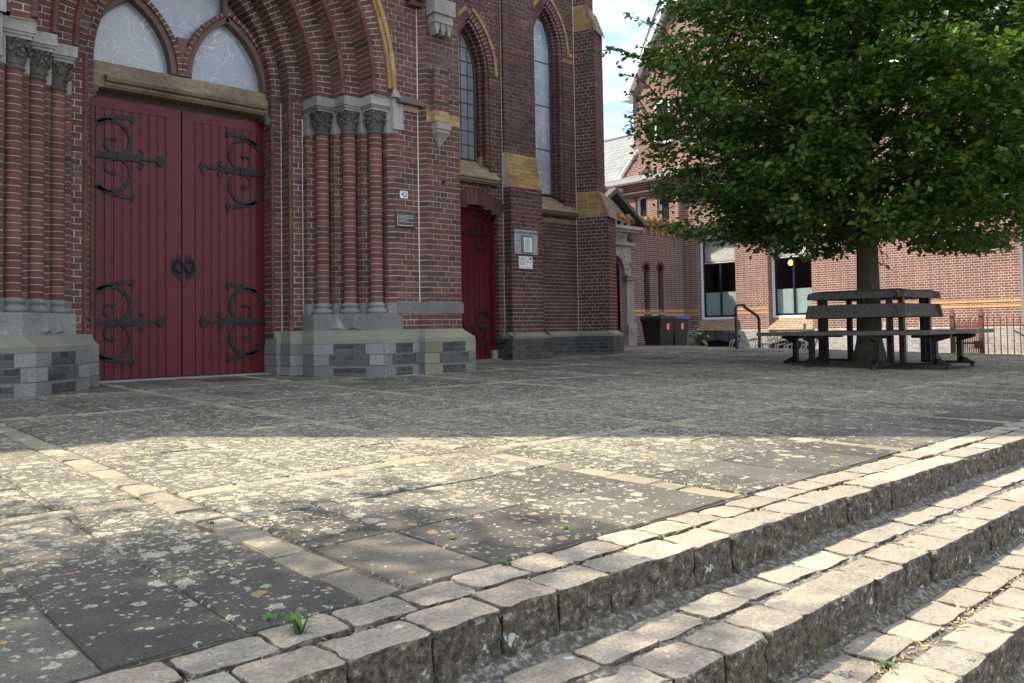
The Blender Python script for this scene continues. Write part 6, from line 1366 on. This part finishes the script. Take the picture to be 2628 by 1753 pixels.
for side in range(4):
    def box8(u0, u1, w0, w1, z0, z1, miter=True, ub0=None, ub1=None):
        ub0 = u0 if ub0 is None else ub0; ub1 = u1 if ub1 is None else ub1
        q = [rot(side, u0, w0), rot(side, u1, w0), rot(side, ub1, w1), rot(side, ub0, w1)]
        return [(*q[0], z0), (*q[1], z0), (*q[1], z1), (*q[0], z1), (*q[3], z0), (*q[2], z0), (*q[2], z1), (*q[3], z1)]
    for k in range(3):
        w0, w1 = k*0.155 + 0.002, (k+1)*0.155 - 0.006; e0, e1 = half - w0 - 0.002, half - w1 - 0.002
        o = plank('seat_plank', box8(-e0, e0, w0, w1, SZ-0.045 + random.uniform(-.003, .003), SZ + random.uniform(-.003, .003), ub0=-e1, ub1=e1))
    wb = 0.50; hb = half - wb + 0.05
    # backrest: one broad board and a sloping top board
    o = plank('backrest_board', [( *rot(side, -hb, wb-0.02), BG+0.63), (*rot(side, hb, wb-0.02), BG+0.63), (*rot(side, hb-0.02, wb+0.03), BG+0.80), (*rot(side, -hb+0.02, wb+0.03), BG+0.80), (*rot(side, -hb, wb+0.02), BG+0.62), (*rot(side, hb, wb+0.02), BG+0.62), (*rot(side, hb-0.02, wb+0.07), BG+0.79), (*rot(side, -hb+0.02, wb+0.07), BG+0.79)])
    o = plank('top_board', [(*rot(side, -hb+0.01, wb+0.02), BG+0.87), (*rot(side, hb-0.01, wb+0.02), BG+0.87), (*rot(side, hb-0.02, wb+0.04), BG+0.955), (*rot(side, -hb+0.02, wb+0.04), BG+0.955), (*rot(side, -hb+0.10, wb+0.15), BG+0.90), (*rot(side, hb-0.10, wb+0.15), BG+0.90), (*rot(side, hb-0.12, wb+0.15), BG+0.985), (*rot(side, -hb+0.12, wb+0.15), BG+0.985)])
    for u in (-0.42, 0.42):      # leg frames
        P = lambda u_, w_, z: (*rot(side, u_, w_), z)
        t = MB(); mbx = lambda u0, u1, w0, w1, z0, z1: t.hexa(box8(u0, u1, w0, w1, z0, z1))
        mbx(u-0.03, u+0.03, 0.17, 0.23, BG+0.05, SZ-0.09); mbx(u-0.025, u+0.025, 0.01, 0.46, SZ-0.09, SZ-0.05)
        t.hexa([P(u-0.025, 0.03, SZ-0.09), P(u+0.025, 0.03, SZ-0.09), P(u+0.025, 0.17, SZ-0.09), P(u-0.025, 0.17, SZ-0.09), P(u-0.025, 0.12, SZ-0.12), P(u+0.025, 0.12, SZ-0.12), P(u+0.025, 0.19, SZ-0.14), P(u-0.025, 0.19, SZ-0.14)])
        o = t.build('leg', 'black_paint', bench)
        t = MB(); mbx(u-0.03, u+0.03, 0.03, 0.62, BG+0.028, BG+0.062); t.hexa([P(u-0.03, 0.06, BG+0.06), P(u+0.03, 0.06, BG+0.06), P(u+0.03, 0.20, BG+0.06), P(u-0.03, 0.20, BG+0.06), P(u-0.03, 0.14, BG+0.11), P(u+0.03, 0.14, BG+0.11), P(u+0.03, 0.20, BG+0.12), P(u-0.03, 0.20, BG+0.12)]); t.lathe([(0.025, BG-0.02), (0.025, BG+0.03)], *rot(side, u, 0.06), 8); t.build('foot', 'black_paint', bench)
        t = MB(); mbx(u-0.032, u+0.032, wb+0.045, wb+0.105, BG+0.03, BG+0.90); t.build('back_post', 'black_paint', bench)
# soil under the bench
t = MB(); v = [(BXc, BYc, BG+0.05)]; S_ = 30
for r_, dz in ((0.35, 0.035), (0.6, 0.012), (0.95, -0.012)):
    for i in range(S_): a = 2*math.pi*i/S_; rr = r_*(1 + 0.12*math.sin(3*a) + random.uniform(-.04, .04)); v.append((BXc + rr*math.cos(a), BYc + rr*math.sin(a), BG + dz + random.uniform(-.006, .006)))
t.add(v, [(0, 1+i, 1+(i+1) % S_) for i in range(S_)] + [(1+j*S_+i, 1+(j+1)*S_+i, 1+(j+1)*S_+(i+1) % S_, 1+j*S_+(i+1) % S_) for j in range(2) for i in range(S_)], 0.5, True); o = t.build('tree_pit', 'soil'); struct(o)
# ================================================================== trees
def leaf_cloud(n, pick, size, name, mat, parent, singles=0):
    """n leaves, each a folded blade of four triangles; pick(i) -> (position, outward direction, droop)"""
    V = np.zeros((n, 6, 3)); R = rng.random(n)
    P, D = pick(n)
    L = size*rng.uniform(0.65, 1.25, n)[:, None]
    D = D + rng.normal(0, 0.55, (n, 3)); D[:, 2] -= 0.25; D /= np.linalg.norm(D, axis=1)[:, None]
    up_ = np.tile([0, 0, 1.], (n, 1)) + rng.normal(0, 0.55, (n, 3))
    S = np.cross(D, up_); S /= np.linalg.norm(S, axis=1)[:, None] + 1e-9; U_ = np.cross(S, D)
    w_ = L*0.31; dr = L*0.10
    V[:, 0] = P; V[:, 1] = P + D*L*0.45 + S*w_ + U_*L*0.05; V[:, 2] = P + D*L*0.45 - S*w_ + U_*L*0.05; V[:, 3] = P + D*L - U_*dr; V[:, 4] = P + D*L*0.5; V[:, 5] = P + D*L*0.78
    tri = np.array([(0, 4, 1), (1, 4, 3), (0, 2, 4), (4, 2, 3)])
    me = bpy.data.meshes.new(name); nv = n*6
    me.vertices.add(nv); me.vertices.foreach_set('co', V.reshape(-1))
    F = (np.arange(n)[:, None, None]*6 + tri[None]).reshape(-1, 3); nf = len(F)
    me.loops.add(nf*3); me.loops.foreach_set('vertex_index', F.reshape(-1).astype(np.int32)); me.polygons.add(nf); me.polygons.foreach_set('loop_start', np.arange(0, nf*3, 3, dtype=np.int32)); me.polygons.foreach_set('loop_total', np.full(nf, 3, dtype=np.int32))
    me.update(calc_edges=True); at = me.attributes.new('rnd', 'FLOAT', 'FACE'); at.data.foreach_set('value', np.repeat(R, 4)); me.materials.append(MATS[mat]); me.validate()
    o = bpy.data.objects.new(name, me); COL.objects.link(o)
    if parent: o.parent = parent; o.location = -Vector(parent.location)
    o['kind'] = 'stuff'; return o
def make_tree(x, y, z, label, rad, zlow, ztop, nclump, per, trunk_r, first_z, lim=None, leaf=0.095, sprays=(), group=None, seed=3):
    r_ = np.random.default_rng(seed); tree = empty('deciduous_tree', (x, y, z)); tag(tree, label, 'tree', group)
    t = MB(); prof = [(trunk_r*1.75, z-0.05), (trunk_r*1.35, z+0.10), (trunk_r*1.08, z+0.35), (trunk_r, z+0.9), (trunk_r*0.93, z+1.6), (trunk_r*0.80, z+2.4), (trunk_r*0.55, z+3.8), (trunk_r*0.3, z+5.2), (0.02, ztop-0.6)]
    v = []; S = 18
    for r, zz in prof:
        for i in range(S): a = 2*math.pi*i/S; q = r*(1 + 0.07*math.sin(5*a+zz) + 0.10*max(0, 0.4-(zz-z))*math.sin(4*a)*2); v.append((x + q*math.cos(a) + 0.03*math.sin(zz), y + q*math.sin(a), zz))
    t.add(v, [(j*S+i, j*S+(i+1) % S, (j+1)*S+(i+1) % S, (j+1)*S+i) for j in range(len(prof)-1) for i in range(S)], 0.5, True); t.build('trunk', 'bark', tree)
    # clump centres through the crown
    C = []; zc = zlow + (ztop-zlow)*0.38
    while len(C) < nclump:
        a = r_.uniform(0, 2*math.pi); zz = r_.uniform(zlow, ztop); 
        rr = rad*(1 - max(0, (zz-zc)/(ztop-zc))**2.2)**0.5 if zz > zc else rad*(0.68 + 0.32*((zz-zlow)/(zc-zlow))**0.75)
        rr *= 1 + 0.10*math.sin(3*a+1.0) + 0.07*math.sin(7*a + 2*zz)
        q = rr*math.sqrt(r_.uniform(0.10, 1.0)); C.append((x + 0.17 + q*math.cos(a), y - 0.16 + q*math.sin(a), zz + (0.12*math.sin(5*a) if zz < zlow+0.4 else 0), a, q/rr))
    br = MB(); nb = 90
    for i in range(nb):
        c = C[int(r_.integers(len(C)))]; z0 = min(max(first_z + z, c[2] - r_.uniform(0.5, 1.4)), ztop-1.5); s = np.array([x, y, z0]); e = np.array(c[:3]); m = s*0.5+e*0.5 + np.array([0, 0, 0.15])
        br.tube([s, m, e], [trunk_r*0.30, trunk_r*0.17, 0.008], 6)
    br.build('branches', 'bark', tree, 'stuff')
    C = np.array(C); 
    SP = []
    for (sx, sy, sz, ex, ey, ez) in sprays: SP.append((np.array([sx, sy, sz]), np.array([ex, ey, ez])))
    tw = MB()
    def pick(n):
        idx = r_.integers(0, len(C), n); c = C[idx]; ax = np.stack([np.cos(c[:, 3]), np.sin(c[:, 3]), np.full(n, 0.05)], 1); per_ = np.stack([-ax[:, 1], ax[:, 0], np.zeros(n)], 1)
        tt = r_.uniform(-0.36, 0.36, n)[:, None]; P = c[:, :3] + ax*tt + per_*r_.normal(0, 0.11, n)[:, None] + np.stack([np.zeros(n), np.zeros(n), r_.normal(0, 0.065, n)], 1)
        P[:, 2] = np.maximum(P[:, 2], zlow - 0.12 + 0.1*r_.random(n)); return P, ax + per_*np.sign(r_.normal(0, 1, n))[:, None]*0.7
    leaf_cloud(nclump*per, pick, leaf, 'foliage', 'leaf', tree)
    if SP:
        allP = []; allD = []
        for s, e in SP:
            k = int(np.linalg.norm(e-s)/0.028); bend = np.array([0, 0, 0.10]); pts = [s*(1-t_) + e*t_ + bend*4*t_*(1-t_) for t_ in np.linspace(0, 1, 9)]; tw.tube(pts, [0.008*(1-i/9.5) + 0.002 for i in range(9)], 5)
            dd = (e-s)/np.linalg.norm(e-s); sd = np.cross(dd, [0, 0, 1.]); sd /= np.linalg.norm(sd)
            for i in range(k):
                t_ = i/k; allP.append(s*(1-t_) + e*t_ + bend*4*t_*(1-t_) + r_.normal(0, 0.02, 3)); allD.append(dd*0.6 + sd*(1 if i % 2 else -1)*0.9)
        tw.build('twigs', 'bark', tree, 'stuff'); aP, aD = np.array(allP), np.array(allD)
        leaf_cloud(len(aP), lambda n: (aP, aD.copy()), leaf*0.9, 'twig_leaves', 'leaf', tree)
    return tree
TX, TY = BXc, BYc + 0.08
def at_d(px_, py_, d): q = CP + ray(px_, py_)*d; return q
sprays = []
for (a, b, c, d, dep) in ((1735, 130, 1600, 40, 10.6), (1720, 95, 1640, 62, 10.7), (1690, 190, 1552, 130, 10.3), (1680, 160, 1575, 165, 10.5), (1690, 250, 1590, 195, 10.8), (1660, 290, 1600, 245, 10.6), (1680, 330, 1612, 300, 10.7), (1700, 400, 1640, 372, 10.6), (1640, 150, 1508, 145, 10.2),
                          (1760, 60, 1690, 10, 10.8), (2560, 560, 2620, 545, 11.0), (2540, 620, 2600, 655, 10.6), (2190, 600, 2168, 660, 10.4), (2240, 600, 2270, 690, 10.2), (1800, 590, 1790, 620, 10.4), (2000, 600, 1985, 640, 10.2)):
    s, e = at_d(a, b, dep), at_d(c, d, dep-0.2); sprays.append((*s, *e))
make_tree(TX, TY, BG, 'leafy green tree with a broad dense crown rising from the square bench', 2.82, 1.60, 6.2, 1650, 74, 0.142, 1.75, leaf=0.096, sprays=sprays, seed=11)
# a second tree of the row, left of the picture: its dappled shade falls on the front of the plaza
make_tree(-3.2, 5.1, gz(5.1), 'leafy green tree standing beside the steps left of the portal', 1.35, 4.8, 7.0, 120, 44, 0.11, 3.9, seed=5)

# ================================================================== weeds in the joints
def tuft(x, y, z, label, n_=9, h=0.05, mat='leaf_weed'):
    o = MB()
    for k in range(n_):
        a = random.uniform(0, 6.28); l = h*random.uniform(0.5, 1.2); c = np.array([x + random.uniform(-.008, .008), y + random.uniform(-.008, .008), z]); d = np.array([math.cos(a), math.sin(a), 0]); s = np.array([-math.sin(a), math.cos(a), 0])*0.0045
        p1 = c + d*l*0.35 + np.array([0, 0, l*0.8]); p2 = c + d*l*0.95 + np.array([0, 0, l*0.85])
        o.add([c-s, c+s, p1+s, p1-s, p2], [(0, 1, 2, 3), (3, 2, 4)])
    ob = o.build('weed_tuft', mat, loc=(x, y, z)); tag(ob, label, 'weed', 'weeds growing between the paving stones'); return ob
w1 = onplane(772, 1625, (0, -SL, 1.), -SL*YC); tuft(float(w1[0]), float(w1[1]), float(w1[2])-0.005, 'bright green weed tuft between two setts of the top step', 16, 0.045)
for (a, b) in ((1300, 1450), (1160, 1385), (1460, 1360), (690, 1590), (1030, 1260), (540, 1345)):
    q = onplane(a, b, (0, -SL, 1.), -SL*YC); tuft(float(q[0]), float(q[1]), float(q[2])-0.006, 'tiny weed tuft growing in a slab joint', 8, 0.018)
for (a, b, z) in ((1995, 1690, zt3), (2085, 1685, zt3), (2280, 1715, zt3), (1425, 1545, zt2)):
    q = onplane(a, b, (0, 0, 1.), z); tuft(float(q[0]), float(q[1]), z-0.008, 'small leafy weed at the foot of a step', 9, 0.028)
# dry straw, crumbs and leaf litter caught between the setts of the steps
lt = MB()
for k in range(2600):
    x = random.uniform(-0.5, 7.0) if k % 3 else random.uniform(0.6, 3.2); b_ = random.random()
    if b_ < 0.25: y_, z = 1.465 + random.gauss(0, 0.010), zt1 - 0.006
    elif b_ < 0.5: y_, z = 1.172 + random.gauss(0, 0.016), zt2 - 0.003
    elif b_ < 0.65: y_, z = 1.315 + random.gauss(0, 0.02), zt2 + 0.004
    elif b_ < 0.88: y_, z = 0.873 + random.gauss(0, 0.018), zt3 - 0.003
    else: y_, z = 1.02 + random.gauss(0, 0.016), zt3 + 0.004
    a = random.uniform(0, 6.28); l = random.uniform(0.004, 0.022); wd = random.uniform(0.0008, 0.003); d = np.array([math.cos(a), math.sin(a), random.uniform(-.1, .5)])*l; s = np.array([-math.sin(a), math.cos(a), 0.2])*wd; c = np.array([x, y_, z])
    lt.add([c-s, c+s, c+d+s, c+d-s], [(0, 1, 2, 3)])
lt.build('litter', 'dry_grass', steps, 'stuff')
jl = MB()
for k in range(2200):      # the same in the joints of the slabs nearby
    i = random.randrange(4, 9); x = XB[i] + random.choice((-1, 1))*(BW/2+0.008) if random.random() < 0.45 else random.uniform(0.2, 5.5); y_ = random.uniform(1.6, 4.5) if x == 0 or random.random() < 0.5 else random.choice(ys[1:3]) + random.choice((-1, 1))*(BW/2+0.008)
    x += random.gauss(0, 0.004); y_ += random.gauss(0, 0.004); a = random.uniform(0, 6.28); l = random.uniform(0.004, 0.012); wd = 0.0012
    if abs(min(abs(x-q) for q in XB)-BW/2-0.008) > 0.014 and min(abs(y_-q) for q in ys) > 0.075: continue
    d = np.array([math.cos(a), math.sin(a), random.uniform(.1, .9)])*l; s = np.array([-math.sin(a), math.cos(a), 0.2])*wd; c = np.array([x, y_, gz(y_)-0.003]); jl.add([c-s, c+s, c+d+s, c+d-s], [(0, 1, 2, 3)])
jl.build('litter', 'dry_grass', plaza, 'stuff')
# thin grass line along the foot of the far wall
gr = MB()
for k in range(900):
    y_ = random.uniform(5.2, 15); x = XR - 0.05 - abs(random.gauss(0, 0.12)); l = random.uniform(0.04, 0.14); a = random.uniform(0, 6.28)
    gr.add([(x-0.006, y_, -0.27), (x+0.006, y_+0.006, -0.27), (x+0.03*math.cos(a), y_+0.03*math.sin(a), -0.27+l)], [(0, 1, 2)])
o = gr.build('grass', 'dry_grass'); tag(o, 'thin grass growing along the foot of the brick building', 'grass', kind='stuff')
